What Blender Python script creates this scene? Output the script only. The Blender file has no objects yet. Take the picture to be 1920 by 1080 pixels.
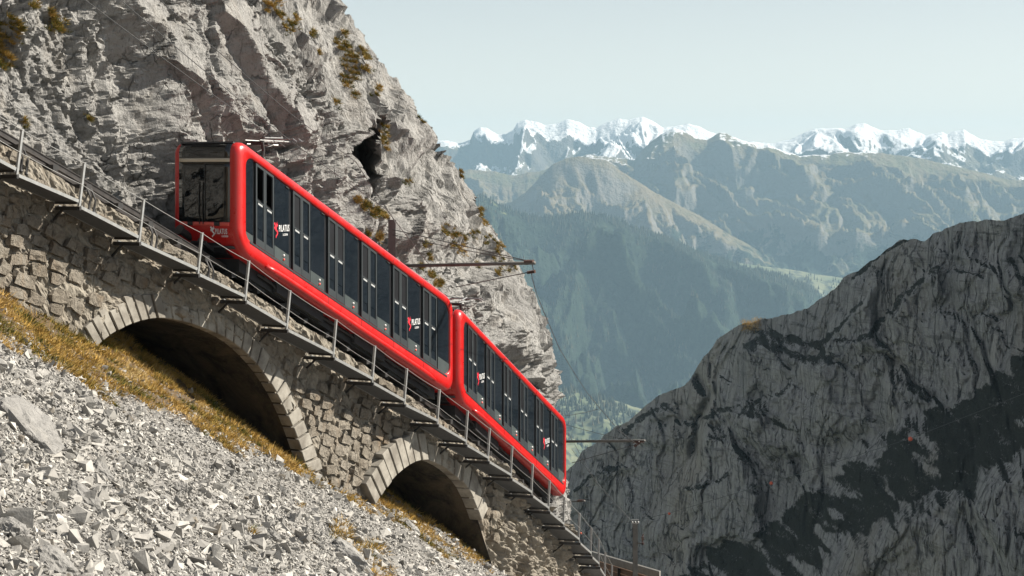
import bpy, bmesh, math, random
import numpy as np
from mathutils import Vector, Matrix

random.seed(7)
RNG = np.random.default_rng(11)
SC = bpy.context.scene
COL = SC.collection

# ------------------------------------------------------------------ camera, world, sun, exposure
F = 3583.0            # focal length in photo pixels (1920 wide)
H0 = 330.0            # row of the horizon in the photo
cam_d = bpy.data.cameras.new('camera')
cam = bpy.data.objects.new('camera', cam_d)
COL.objects.link(cam)
cam.location = (0, 0, 0)
cam.rotation_euler = (math.radians(90), 0, 0)
cam_d.sensor_width = 36.0
cam_d.lens = 36.0 * F / 1920.0
cam_d.shift_y = -(540.0 - H0) / 1920.0
cam_d.clip_start = 0.5
cam_d.clip_end = 60000.0
SC.camera = cam

SUN_AZ, SUN_EL = math.radians(84), math.radians(37)
world = bpy.data.worlds.new('World')
SC.world = world
world.use_nodes = True
wn = world.node_tree
wn.nodes.clear()
w_out = wn.nodes.new('ShaderNodeOutputWorld')
w_bg = wn.nodes.new('ShaderNodeBackground')
w_sky = wn.nodes.new('ShaderNodeTexSky')
w_sky.sky_type = 'NISHITA'
w_sky.sun_disc = False
w_sky.sun_elevation = SUN_EL
w_sky.sun_rotation = SUN_AZ
w_sky.altitude = 1900
w_sky.air_density = 1.4
w_sky.dust_density = 0.5
w_sky.ozone_density = 1.0
w_hsv = wn.nodes.new('ShaderNodeHueSaturation')
w_hsv.inputs['Saturation'].default_value = 0.36
w_hsv.inputs['Hue'].default_value = 0.5
wn.links.new(w_sky.outputs[0], w_hsv.inputs['Color'])
wn.links.new(w_hsv.outputs[0], w_bg.inputs['Color'])
w_bg.inputs['Strength'].default_value = 0.058
wn.links.new(w_bg.outputs[0], w_out.inputs['Surface'])

sun_d = bpy.data.lights.new('sun', 'SUN')
sun_d.energy = 5.0
sun_d.angle = math.radians(0.5)
sun_d.color = (1.0, 0.93, 0.82)
sun = bpy.data.objects.new('sun', sun_d)
COL.objects.link(sun)
SUN_DIR = Vector((math.sin(SUN_AZ) * math.cos(SUN_EL), math.cos(SUN_AZ) * math.cos(SUN_EL), math.sin(SUN_EL)))
sun.rotation_euler = SUN_DIR.to_track_quat('Z', 'Y').to_euler()

SC.view_settings.view_transform = 'Standard'
SC.view_settings.look = 'None'
SC.view_settings.gamma = 1.0
SC.view_settings.exposure = 1.1
SC.view_settings.use_curve_mapping = False
SC.render.engine = 'CYCLES'
SC.cycles.use_denoising = True
SC.cycles.max_bounces = 6
SC.cycles.diffuse_bounces = 1
SC.cycles.volume_bounces = 0
HAZE_DENSITY = 3.5e-5
KF = 2.25                # the far ranges: metres per unit of their survey sketch

# ------------------------------------------------------------------ noise
def _h(ix, iy, iz, seed):
    with np.errstate(over='ignore'):
        n = (ix.astype(np.int64).astype(np.uint32) * np.uint32(374761393)
             + iy.astype(np.int64).astype(np.uint32) * np.uint32(668265263)
             + iz.astype(np.int64).astype(np.uint32) * np.uint32(2147483647 & 1274126177)
             + np.uint32((seed * 974711 + 12345) & 0xffffffff))
        n = (n ^ (n >> np.uint32(13))) * np.uint32(1274126177)
        n = (n ^ (n >> np.uint32(16))) * np.uint32(2246822519)
        return n ^ (n >> np.uint32(15))

def perlin(p, seed=0):
    p = np.asarray(p, np.float64)
    i = np.floor(p).astype(np.int64)
    fr = p - i
    u = fr * fr * fr * (fr * (fr * 6 - 15) + 10)
    out = np.zeros(len(p))
    for dx in (0, 1):
        for dy in (0, 1):
            for dz in (0, 1):
                h = _h(i[:, 0] + dx, i[:, 1] + dy, i[:, 2] + dz, seed)
                gx = (h & np.uint32(1023)).astype(np.float64) / 511.5 - 1
                gy = ((h >> np.uint32(10)) & np.uint32(1023)).astype(np.float64) / 511.5 - 1
                gz = ((h >> np.uint32(20)) & np.uint32(1023)).astype(np.float64) / 511.5 - 1
                w = ((u[:, 0] if dx else 1 - u[:, 0]) * (u[:, 1] if dy else 1 - u[:, 1]) * (u[:, 2] if dz else 1 - u[:, 2]))
                out += w * (gx * (fr[:, 0] - dx) + gy * (fr[:, 1] - dy) + gz * (fr[:, 2] - dz))
    return out * 1.5

def fbm(p, octs, seed=0, gain=0.5, lac=2.03):
    a, s, o = 1.0, 1.0, 0.0
    for k in range(octs):
        o = o + a * perlin(p * s, seed + k * 17)
        a *= gain
        s *= lac
    return o

def ridged(p, octs, seed=0, gain=0.5, lac=2.1):
    a, s, o = 1.0, 1.0, 0.0
    for k in range(octs):
        o = o + a * (1 - np.abs(perlin(p * s, seed + k * 17)) * 2)
        a *= gain
        s *= lac
    return o

def worley(p, seed=0):
    """distance to nearest cell point, gap to the second, cell value, tilt inside the cell"""
    p = np.asarray(p, np.float64)
    i = np.floor(p).astype(np.int64)
    fr = p - i
    n = len(p)
    f1 = np.full(n, 9.0); f2 = np.full(n, 9.0); val = np.zeros(n); tilt = np.zeros(n)
    for dx in (-1, 0, 1):
        for dy in (-1, 0, 1):
            for dz in (-1, 0, 1):
                h = _h(i[:, 0] + dx, i[:, 1] + dy, i[:, 2] + dz, seed)
                vx = dx + (h & np.uint32(1023)).astype(np.float64) / 1023 - fr[:, 0]
                vy = dy + ((h >> np.uint32(10)) & np.uint32(1023)).astype(np.float64) / 1023 - fr[:, 1]
                vz = dz + ((h >> np.uint32(20)) & np.uint32(1023)).astype(np.float64) / 1023 - fr[:, 2]
                d = np.sqrt(vx * vx + vy * vy + vz * vz)
                h2 = h * np.uint32(2654435761)
                c = ((h2 >> np.uint32(8)) & np.uint32(1023)).astype(np.float64) / 1023
                a = ((h2 >> np.uint32(18)) & np.uint32(1023)).astype(np.float64) / 511.5 - 1
                b = ((h2 >> np.uint32(3)) & np.uint32(1023)).astype(np.float64) / 511.5 - 1
                m = d < f1
                f2 = np.where(m, f1, np.minimum(f2, d))
                val = np.where(m, c, val)
                tilt = np.where(m, a * vx + b * vz, tilt)
                f1 = np.where(m, d, f1)
    return f1, f2 - f1, val, tilt

def sstep(a, b, x):
    t = np.clip((x - a) / (b - a), 0, 1)
    return t * t * (3 - 2 * t)

# ------------------------------------------------------------------ mesh helpers
def fast_mesh(name, V, Fa, smooth=False):
    """V (n,3), Fa (m,k) all faces with k corners"""
    V = np.asarray(V, np.float32); Fa = np.asarray(Fa, np.int32)
    me = bpy.data.meshes.new(name)
    k = Fa.shape[1]
    me.vertices.add(len(V)); me.vertices.foreach_set('co', V.ravel())
    me.loops.add(Fa.size); me.loops.foreach_set('vertex_index', Fa.ravel())
    me.polygons.add(len(Fa))
    me.polygons.foreach_set('loop_start', np.arange(0, Fa.size, k, dtype=np.int32))
    me.polygons.foreach_set('use_smooth', np.full(len(Fa), bool(smooth)))
    me.update(calc_edges=True)
    me.validate()
    return me

def link(name, me, mat, parent=None):
    o = bpy.data.objects.new(name, me)
    COL.objects.link(o)
    if mat is not None and not me.materials:
        me.materials.append(mat)
    if parent is not None:
        o.parent = parent
    return o

def tag(o, label=None, cat=None, group=None, kind=None):
    if label: o['label'] = label
    if cat: o['category'] = cat
    if group: o['group'] = group
    if kind: o['kind'] = kind
    return o

def empty(name, loc=(0, 0, 0), rz=0.0):
    o = bpy.data.objects.new(name, None)
    COL.objects.link(o)
    o.location = loc
    o.rotation_euler = (0, 0, rz)
    o.empty_display_size = 0.3
    return o

def grid_faces(nr, nc):
    r, c = np.meshgrid(np.arange(nr - 1), np.arange(nc - 1), indexing='ij')
    a = (r * nc + c).ravel()
    return np.stack([a, a + 1, a + nc + 1, a + nc], 1)

def attr(me, name, vals):
    a = me.attributes.new(name, 'FLOAT', 'POINT')
    a.data.foreach_set('value', np.asarray(vals, np.float32))

class MB:
    """collects simple shapes into one mesh"""
    def __init__(s): s.v = []; s.f = []
    def add(s, vs, fs):
        b = len(s.v)
        s.v += [tuple(map(float, v)) for v in vs]
        s.f += [tuple(b + i for i in f) for f in fs]
        return s
    def box(s, x0, x1, y0, y1, z0, z1):
        return s.add([(x0, y0, z0), (x1, y0, z0), (x1, y1, z0), (x0, y1, z0), (x0, y0, z1), (x1, y0, z1), (x1, y1, z1), (x0, y1, z1)],
                     [(0, 3, 2, 1), (4, 5, 6, 7), (0, 1, 5, 4), (1, 2, 6, 5), (2, 3, 7, 6), (3, 0, 4, 7)])
    def hexa(s, p):
        """8 corners: 4 of one end then 4 of the other, same order"""
        return s.add(p, [(0, 1, 2, 3), (7, 6, 5, 4), (0, 4, 5, 1), (1, 5, 6, 2), (2, 6, 7, 3), (3, 7, 4, 0)])
    def bar(s, p, q, w, h, up=(0, 0, 1)):
        p = Vector(p); q = Vector(q); d = (q - p).normalized(); up = Vector(up)
        if abs(d.dot(up)) > 0.99: up = Vector((1, 0, 0))
        a = d.cross(up).normalized() * (w / 2); b = a.cross(d).normalized() * (h / 2)
        return s.hexa([p - a - b, p + a - b, p + a + b, p - a + b, q - a - b, q + a - b, q + a + b, q - a + b])
    def tube(s, pts, r, n=6, caps=True):
        pts = [Vector(p) for p in pts]
        rr = r if hasattr(r, '__len__') else [r] * len(pts)
        vs = []; fs = []
        for i, p in enumerate(pts):
            d = (pts[min(i + 1, len(pts) - 1)] - pts[max(i - 1, 0)]).normalized()
            up = Vector((0, 0, 1)) if abs(d.z) < 0.95 else Vector((1, 0, 0))
            a = d.cross(up).normalized(); b = a.cross(d).normalized()
            for k in range(n):
                t = 2 * math.pi * k / n
                vs.append(p + (a * math.cos(t) + b * math.sin(t)) * rr[i])
        for i in range(len(pts) - 1):
            for k in range(n):
                k2 = (k + 1) % n
                fs.append((i * n + k, i * n + k2, (i + 1) * n + k2, (i + 1) * n + k))
        if caps:
            fs.append(tuple(reversed(range(n)))); fs.append(tuple(range((len(pts) - 1) * n, len(pts) * n)))
        return s.add(vs, fs)
    def ball(s, c, r, nu=12, nv=8):
        vs = []; fs = []
        for j in range(nv + 1):
            for i in range(nu):
                t = math.pi * j / nv; u = 2 * math.pi * i / nu
                vs.append((c[0] + r * math.sin(t) * math.cos(u), c[1] + r * math.sin(t) * math.sin(u), c[2] + r * math.cos(t)))
        for j in range(nv):
            for i in range(nu):
                fs.append((j * nu + i, (j + 1) * nu + i, (j + 1) * nu + (i + 1) % nu, j * nu + (i + 1) % nu))
        return s.add(vs, fs)
    def mesh(s, name, smooth=False, tf=None, bevel=0.0):
        me = bpy.data.meshes.new(name)
        vs = s.v if tf is None else [tf(v) for v in s.v]
        me.from_pydata(vs, [], s.f)
        bm = bmesh.new(); bm.from_mesh(me)
        bmesh.ops.recalc_face_normals(bm, faces=bm.faces)
        if bevel:
            bmesh.ops.bevel(bm, geom=bm.edges[:], offset=bevel, segments=1, affect='EDGES')
        bm.to_mesh(me); bm.free()
        if smooth:
            for p in me.polygons: p.use_smooth = True
        return me
    def build(s, name, mat, parent=None, smooth=False, tf=None, bevel=0.0):
        return link(name, s.mesh(name, smooth, tf, bevel), mat, parent)

# ------------------------------------------------------------------ material helpers
class NT:
    def __init__(s, name):
        s.m = bpy.data.materials.new(name); s.m.use_nodes = True
        s.t = s.m.node_tree; s.b = s.t.nodes['Principled BSDF']
    def n(s, typ, **kw):
        nd = s.t.nodes.new('ShaderNode' + typ)
        for k, v in kw.items():
            if k in nd.inputs.keys(): s.put(nd.inputs[k], v)
            else: setattr(nd, k, v)
        return nd
    def put(s, sock, v):
        if isinstance(v, bpy.types.NodeSocket): s.t.links.new(v, sock)
        else: sock.default_value = v
    def pos(s):
        return s.n('NewGeometry').outputs['Position']
    def mapping(s, v, scale=(1, 1, 1), rot=(0, 0, 0)):
        m = s.n('Mapping'); s.put(m.inputs['Vector'], v); m.inputs['Scale'].default_value = scale; m.inputs['Rotation'].default_value = rot
        return m.outputs[0]
    def noise(s, v, scale, detail=4, rough=0.55, dist=0.0):
        nd = s.n('TexNoise'); s.put(nd.inputs['Vector'], v)
        nd.inputs['Scale'].default_value = scale; nd.inputs['Detail'].default_value = detail
        nd.inputs['Roughness'].default_value = rough; nd.inputs['Distortion'].default_value = dist
        return nd.outputs['Fac']
    def ramp(s, f, *stops):
        r = s.n('ValToRGB'); s.put(r.inputs[0], f)
        e = r.color_ramp.elements
        while len(e) < len(stops): e.new(0.5)
        for k, (p, c) in enumerate(stops):
            e[k].position = p
            e[k].color = (c, c, c, 1) if not hasattr(c, '__len__') else (*c, 1)
        return r.outputs[0]
    def mix(s, f, a, b, mode='MIX'):
        m = s.n('Mix', data_type='RGBA', blend_type=mode)
        s.put(m.inputs[0], f)
        s.put(m.inputs[6], a if isinstance(a, bpy.types.NodeSocket) else (*a, 1))
        s.put(m.inputs[7], b if isinstance(b, bpy.types.NodeSocket) else (*b, 1))
        return m.outputs[2]
    def math(s, op, a, b=0.0):
        m = s.n('Math', operation=op); s.put(m.inputs[0], a); s.put(m.inputs[1], b)
        return m.outputs[0]
    def attr(s, name):
        return s.n('Attribute', attribute_name=name).outputs['Fac']
    def bump(s, h, strength=0.4, dist=0.1, normal=None):
        b = s.n('Bump'); s.put(b.inputs['Height'], h)
        b.inputs['Strength'].default_value = strength; b.inputs['Distance'].default_value = dist
        if normal is not None: s.put(b.inputs['Normal'], normal)
        return b.outputs[0]
    ALB = 0.76           # all colours were sampled a little too light for this exposure
    def set(s, color=None, rough=None, normal=None, metal=None, alb=None, **kw):
        if color is not None:
            k = s.ALB if alb is None else alb
            s.put(s.b.inputs['Base Color'], s.mix(1.0, color, (k, k, k), 'MULTIPLY'))
        if rough is not None: s.put(s.b.inputs['Roughness'], rough)
        if normal is not None: s.put(s.b.inputs['Normal'], normal)
        if metal is not None: s.put(s.b.inputs['Metallic'], metal)
        for k, v in kw.items(): s.put(s.b.inputs[k.replace('_', ' ')], v)
        return s.m

def rock_mat(name, dark, mid, light, warm, sc=1.0, bump=0.5, bdist=0.06, rust=0.5, cracks=0.7):
    t = NT(name); p = t.pos()
    pw = t.mapping(p, (1, 1, 0.45), (0.2, 0.35, 0))
    a = t.noise(pw, 0.45 * sc, 6, 0.6, 0.4)
    b = t.noise(p, 2.6 * sc, 8, 0.7, 0.3)
    c = t.noise(pw, 11 * sc, 5, 0.7, 0.5)
    fine = t.noise(p, 34 * sc, 3, 0.65)
    col = t.mix(t.ramp(a, (0.36, 0.0), (0.62, 1.0)), mid, light)
    col = t.mix(t.math('MULTIPLY', t.ramp(b, (0.50, 0.0), (0.66, 1.0)), 0.6), col, dark)
    wm = t.noise(pw, 0.9 * sc, 5, 0.6, 0.6)
    col = t.mix(t.math('MULTIPLY', t.ramp(wm, (0.54, 0.0), (0.72, 1.0)), rust), col, warm)
    col = t.mix(t.math('MULTIPLY', t.ramp(c, (0.55, 0.0), (0.68, 1.0)), 0.6), col, dark)
    wv = t.n('VectorMath', operation='ADD')
    t.put(wv.inputs[0], pw); nv = t.n('TexNoise'); t.put(nv.inputs['Vector'], pw); nv.inputs['Scale'].default_value = 1.3 * sc; nv.inputs['Detail'].default_value = 4
    sv = t.n('VectorMath', operation='SCALE'); t.put(sv.inputs[0], nv.outputs['Color']); sv.inputs['Scale'].default_value = 1.1 / sc
    t.put(wv.inputs[1], sv.outputs[0])
    vo = t.n('TexVoronoi', feature='DISTANCE_TO_EDGE'); t.put(vo.inputs['Vector'], wv.outputs[0]); vo.inputs['Scale'].default_value = 1.5 * sc
    ck = t.ramp(vo.outputs['Distance'], (0.0, 1.0), (0.045, 0.0))
    ck = t.math('MULTIPLY', ck, t.ramp(t.noise(p, 0.8 * sc, 3), (0.45, 0.0), (0.6, 1.0)))
    col = t.mix(t.math('MULTIPLY', ck, cracks), col, tuple(x * 0.55 for x in dark))
    hgt = t.math('ADD', t.math('MULTIPLY', b, 1.0), t.math('MULTIPLY', c, 0.55))
    hgt = t.math('ADD', hgt, t.math('MULTIPLY', fine, 0.16))
    hgt = t.math('SUBTRACT', hgt, t.math('MULTIPLY', ck, 0.35))
    return t.set(col, 0.92, t.bump(hgt, bump, bdist), Specular_IOR_Level=0.2)

def plain(name, c, rough=0.5, metal=0.0, var=0.12, sc=6.0, bump=0.0, **kw):
    t = NT(name)
    n = t.noise(t.pos(), sc, 4, 0.6)
    col = t.mix(t.ramp(n, (0.3, 0.0), (0.7, 1.0)), tuple(x * (1 - var) for x in c), tuple(min(1, x * (1 + var)) for x in c))
    nm = t.bump(n, bump, 0.02) if bump else None
    return t.set(col, rough, nm, metal, **kw)

M = {}
M['cliff'] = rock_mat('cliff_limestone', (0.12, 0.117, 0.111), (0.355, 0.347, 0.331), (0.50, 0.488, 0.465), (0.41, 0.355, 0.28), 1.0, 1.0, 0.22, 0.28)
M['wallrock'] = rock_mat('masonry_stone', (0.12, 0.10, 0.075), (0.28, 0.24, 0.19), (0.40, 0.36, 0.30), (0.33, 0.235, 0.15), 2.0, 1.0, 0.14, 0.6, 0.4)
M['mortar'] = rock_mat('masonry_mortar', (0.18, 0.155, 0.12), (0.29, 0.255, 0.21), (0.38, 0.345, 0.285), (0.30, 0.22, 0.15), 1.3, 0.9, 0.09, 0.45, 0.4)
M['boulder'] = rock_mat('boulder_limestone', (0.18, 0.175, 0.165), (0.29, 0.28, 0.265), (0.38, 0.37, 0.35), (0.31, 0.28, 0.23), 1.8, 0.8, 0.06, 0.2, 0.3)
M['concrete'] = plain('pale_concrete', (0.45, 0.43, 0.39), 0.85, 0, 0.22, 2.5, 0.25)
M['beam'] = plain('grey_concrete', (0.22, 0.21, 0.19), 0.85, 0, 0.25, 2.5, 0.25)
M['steel'] = plain('galvanised_steel', (0.42, 0.42, 0.41), 0.45, 0.55, 0.15, 9)
M['grating'] = plain('grating_steel', (0.20, 0.20, 0.20), 0.5, 0.4, 0.15, 9)
M['steel_dark'] = plain('dark_steel', (0.045, 0.043, 0.042), 0.55, 0.3, 0.3, 5)
M['rail'] = plain('rail_steel', (0.09, 0.08, 0.075), 0.4, 0.6, 0.25, 5)
M['mast'] = plain('mast_steel', (0.14, 0.135, 0.125), 0.6, 0.3, 0.2, 4)
M['wire'] = plain('wire_steel', (0.10, 0.10, 0.10), 0.5, 0.5, 0.1, 3)
M['cable'] = plain('cable_steel', (0.5, 0.49, 0.47), 0.4, 0.6, 0.1, 3)
M['black'] = plain('black_panel', (0.012, 0.012, 0.014), 0.35, 0, 0.2, 3)
M['under'] = plain('underframe_black', (0.02, 0.02, 0.021), 0.6, 0.1, 0.4, 3)
M['frame'] = plain('door_frame_grey', (0.05, 0.058, 0.062), 0.4, 0.2, 0.1, 3)
M['panel'] = plain('grey_green_panel', (0.075, 0.09, 0.09), 0.25, 0.0, 0.1, 3)
M['white'] = plain('white_paint', (0.8, 0.8, 0.79), 0.5, 0, 0.03, 3)
M['label'] = plain('label_white', (0.45, 0.46, 0.46), 0.5, 0, 0.03, 3)
M['cream'] = plain('cream_sunblind', (0.62, 0.54, 0.42), 0.6, 0, 0.05, 3)
M['coral'] = plain('coral_light_strip', (0.80, 0.12, 0.09), 0.35, 0, 0.08, 3)
M['emblem'] = plain('red_emblem', (0.75, 0.03, 0.05), 0.4, 0, 0.05, 3)
M['lining'] = plain('cabin_lining', (0.06, 0.06, 0.065), 0.7, 0, 0.2, 2)
M['timber'] = plain('brown_timber', (0.16, 0.085, 0.045), 0.8, 0, 0.35, 4, 0.3)
M['skin'] = plain('skin', (0.50, 0.30, 0.22), 0.6, 0, 0.06, 9)
M['hair'] = plain('dark_hair', (0.04, 0.025, 0.018), 0.6, 0, 0.2, 9)
M['jacket'] = plain('dark_jacket', (0.03, 0.035, 0.05), 0.8, 0, 0.2, 6)
M['ballmat'] = plain('orange_marker', (0.70, 0.12, 0.05), 0.5, 0, 0.1, 1)
M['insulator'] = plain('brown_insulator', (0.10, 0.05, 0.035), 0.3, 0, 0.1, 3)
t = NT('red_car_paint')
nn = t.noise(t.pos(), 2.0, 3)
dn = t.noise(t.pos(), 5.0, 6, 0.7)
rc = t.mix(nn, (0.50, 0.008, 0.008), (0.58, 0.011, 0.009))
rc = t.mix(t.math('MULTIPLY', t.ramp(dn, (0.52, 0.0), (0.75, 1.0)), 0.22), rc, (0.25, 0.10, 0.07))
M['red'] = t.set(rc, t.ramp(dn, (0.3, 0.24), (0.7, 0.42)), Coat_Weight=0.25, Coat_Roughness=0.08)
t = NT('tinted_glass')
gn = t.noise(t.pos(), 0.7, 2)
M['glass'] = t.set((0.010, 0.015, 0.021), 0.02, t.bump(gn, 0.03, 0.02), IOR=2.6)
t = NT('windscreen_glass')
gn = t.noise(t.pos(), 1.5, 2)
M['screen'] = t.set((0.006, 0.007, 0.008), 0.03, t.bump(gn, 0.10, 0.03), IOR=1.6)
# ------------------------------------------------------------------ the line of the railway (plan and slope)
PX = np.array([-1.59862774e-07, -4.71410001e-05, -3.18724604e-03, 5.98565174e-01, -1.12015546e+01])
PY = np.array([1.24849696e-06, -8.37578842e-05, 4.67061390e-03, 7.83302444e-01, 4.37894466e+01])
GRADE = 0.45

def pt(S, d=0.0, h=0.0):
    """world point at distance S along the walkway's outer edge, d metres in towards the rock, h above"""
    S = np.asarray(S, float); c = np.clip(S, -8, 34); e = S - c
    x = np.polyval(PX, c); y = np.polyval(PY, c)
    tx = np.polyval(np.polyder(PX), c); ty = np.polyval(np.polyder(PY), c)
    L = np.hypot(tx, ty); tx = tx / L; ty = ty / L
    return np.stack([x + tx * e - ty * d, y + ty * e + tx * d, -GRADE * S + 0.02 + h + 0 * x], -1)

def tang(S):
    c = np.clip(np.asarray(S, float), -8, 34)
    tx = np.polyval(np.polyder(PX), c); ty = np.polyval(np.polyder(PY), c); L = np.hypot(tx, ty)
    return np.stack([tx / L, ty / L, 0 * c], -1)

def proj(p):
    p = np.asarray(p); return np.stack([960 + F * p[..., 0] / p[..., 1], H0 - F * p[..., 2] / p[..., 1]], -1)

def unproj(x, y, D):
    return Vector(((x - 960) * D / F, D, (H0 - y) * D / F))

def plane_z(X, Y):
    return -6.57 - 0.737 * X - 0.110 * Y

def nearest_sd(P, line):
    """signed distance of 2D points to a polyline (positive to its right when walking along it, y down) """
    best = np.full(len(P), 1e9); sg = np.ones(len(P))
    for (x0, y0), (x1, y1) in zip(line[:-1], line[1:]):
        dx, dy = x1 - x0, y1 - y0; L2 = dx * dx + dy * dy
        t = np.clip(((P[:, 0] - x0) * dx + (P[:, 1] - y0) * dy) / L2, 0, 1)
        qx = P[:, 0] - (x0 + t * dx); qy = P[:, 1] - (y0 + t * dy)
        d = np.hypot(qx, qy); m = d < best
        best = np.where(m, d, best)
        sg = np.where(m, np.where(dx * qy - dy * qx < 0, 1.0, -1.0), sg)
    return best * sg
# ------------------------------------------------------------------ haze
haze_m = bpy.data.materials.new('haze'); haze_m.use_nodes = True
ht = haze_m.node_tree; ht.nodes.clear()
h_out = ht.nodes.new('ShaderNodeOutputMaterial'); h_v = ht.nodes.new('ShaderNodeVolumePrincipled')
h_v.inputs['Color'].default_value = (0.50, 0.76, 0.94, 1)
h_v.inputs['Density'].default_value = HAZE_DENSITY
h_v.inputs['Anisotropy'].default_value = 0.0
ht.links.new(h_v.outputs[0], h_out.inputs['Volume'])
tag(MB().box(-3200 * KF, 6200 * KF, -300, 9300 * KF, -682 * KF, 262 * KF).build('haze', haze_m), kind='stuff')

# ------------------------------------------------------------------ left cliff
SIL_Y = np.array([-900, -300, -60, 0, 45, 100, 150, 225, 275, 330, 390, 460, 490, 540, 610, 680, 740, 775, 850, 920, 960, 990, 1040, 1200])
SIL_X = np.array([330, 500, 622, 650, 668, 706, 746, 800, 838, 868, 903, 948, 966, 998, 1030, 1048, 1054, 1052, 1058, 1068, 1073, 1072, 1076, 1080.])

def build_cliff():
    kap = np.concatenate([np.linspace(-5, -0.6, 32)[:-1], np.linspace(-0.6, 10.6, 240), np.linspace(10.7, 17, 30)])
    nm, na = 620, 95
    R = 2.2
    ang = np.linspace(0, math.radians(125), 60)
    V = np.zeros((len(kap), nm + na, 3)); SS = np.zeros((len(kap), nm + na))
    for r, k in enumerate(kap):
        d = 2.85 + 0.27 * max(k, 0) - 0.35 * sstep(0, -4, k)
        lo, hi = -5.0, 45.0
        def path(sa):
            p = pt(sa, d, 1.0 + k); t = tang(sa); n = np.array([-t[1], t[0], 0])
            arc = p + np.outer(np.sin(ang) * R, t) + np.outer((1 - np.cos(ang)) * R, n)
            arc[:, 2] -= 0.45 * R * np.sin(ang)
            te = t * math.cos(ang[-1]) + n * math.sin(ang[-1])
            tail = arc[-1] + np.outer(np.linspace(0.1, 1, 12) ** 2 * 14, te)
            return np.vstack([arc, tail])
        for _ in range(22):
            sa = (lo + hi) / 2
            q = proj(path(sa)); i = np.argmax(q[:, 0])
            if q[i, 0] < np.interp(q[i, 1], SIL_Y, SIL_X): lo = sa
            else: hi = sa
        s = np.linspace(-6, sa, nm)
        V[r, :nm] = pt(s, d + 7.5 * sstep(-0.25, -0.9, k) * sstep(25.5, 22.5, s), 1.0 + k); SS[r, :nm] = s
        a = path(sa); L = np.r_[0, np.cumsum(np.linalg.norm(np.diff(a, axis=0), axis=1))]
        Lq = np.linspace(0, 1, na + 1)[1:] ** 1.25 * L[-1]
        V[r, nm:] = np.stack([np.interp(Lq, L, a[:, j]) for j in range(3)], 1); SS[r, nm:] = sa + Lq
    # soften row to row wobble of the corner
    for _ in range(4):
        V[1:-1] = (V[:-2] + 2 * V[1:-1] + V[2:]) / 4
    du = np.gradient(V, axis=1); dv = np.gradient(V, axis=0)
    N = np.cross(du, dv); N /= np.linalg.norm(N, axis=2, keepdims=True) + 1e-9
    nr, nc = V.shape[:2]
    P = V.reshape(-1, 3); Nf = N.reshape(-1, 3); s = SS.ravel(); z = P[:, 2]
    px = proj(P)
    kk = np.repeat(kap, nc)
    w = P[:, 1] * 0.15
    right = sstep(540, 720, px[:, 0])
    slab = sstep(120, 30, np.hypot((px[:, 0] - 400 - (px[:, 1] - 120) * 0.7) / 1.1, (px[:, 1] - 110) * 0.75))
    amp = 1 - 0.6 * slab
    def relief(deg, cut, sl, sv, fs):
        D = np.zeros(len(s))
        m = np.where(cut)[0]
        S, Z, W = (P[m, 0] * 1.2 + s[m] * 0.10) * fs, z[m], w[m]
        c, sn = math.cos(math.radians(deg)), math.sin(math.radians(deg))
        u = (S * c - Z * sn) / sl; v = (S * sn + Z * c) / sv
        q0 = np.stack([u, v, W], 1)
        wx = fbm(q0 * 0.35, 4, 3); wy = fbm(q0 * 0.35 + 31.7, 4, 5)
        n1 = fbm(np.stack([u / 1.4, v, W], 1) * 2.2, 5, 9, 0.6)
        u2 = u + wx * 1.7; v2 = v + wy * 0.9
        A = amp[m]
        def blocks(lu, lv, seed, a, b, crack, cw, wu=0.0):
            f1, g, val, tl = worley(np.stack([u2 / lu + n1 * wu, v2 / lv + n1 * wu, W], 1), seed)
            return (a * (val - 0.5) + b * tl) * sstep(0, 0.07, g) - crack * (1 - sstep(0, cw, g))
        d = blocks(5.2, 1.9, 1, 0.50, 0.75, 0.22, 0.06, 0.05)
        d += A * blocks(1.9, 0.75, 2, 0.20, 0.36, 0.14, 0.07, 0.12)
        d += A * blocks(0.75, 0.36, 4, 0.09, 0.18, 0.06, 0.09, 0.25)
        d += (0.4 + 0.6 * A) * blocks(0.30, 0.18, 6, 0.04, 0.075, 0.02, 0.12, 0.5)
        d += 0.13 * (ridged(np.stack([u / 2.8, v / 0.9, W], 1), 5, 21, 0.55) - 1.1) + 0.07 * n1
        D[m] = d
        return D, m, n1
    DA, m, nA = relief(62, right < 1, 1.0, 1.0, 1.0)
    DB, m2, nB = relief(84, right > 0, 1.05, 0.9, 1.0)
    D = DA * (1 - right) + DB * right
    n1 = np.zeros(len(s)); n1[m2] = nB; n1[m] = nA
    # the gullies, steps and the cave that can be seen in the rock
    near = np.abs(px[:, 0]) < 1600
    def step(line, width, h, decay=170.0, crack=0.0):
        sd = nearest_sd(px, line)
        ys = [p[1] for p in line]
        end = sstep(min(ys) - 50, min(ys) - 5, px[:, 1]) * sstep(max(ys) + 50, max(ys) + 5, px[:, 1])
        prof = sstep(-width / 2, width / 2, sd) * np.exp(-np.clip(sd - width / 2, 0, None) / decay) - 0.35 * sstep(-110, -width / 2, sd) * sstep(width / 2, -width / 2, sd)
        return end * (h * prof - crack * np.exp(-(sd / (width * 0.4)) ** 2))
    D += step([(120, -60), (205, 40), (262, 95), (275, 140), (285, 200), (296, 265), (318, 345), (335, 430)], 66, 1.30, 150, 0.1)
    D += step([(150, 40), (178, 130), (186, 190), (215, 240), (240, 290)], 24, 0.42, 55, 0.12)
    D += step([(200, 95), (222, 130), (228, 180), (243, 240)], 18, 0.35, 45, 0.15)
    D += step([(335, -60), (372, 30), (412, 68), (448, 130), (476, 185), (520, 240)], 15, 0.50, 80, 0.22)
    D += step([(375, 190), (400, 232), (430, 262), (480, 268)], 26, 0.60, 60, 0.25)
    D += step([(300, 140), (330, 165), (375, 205), (400, 250)], 14, 0.35, 60, 0.15)
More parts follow.
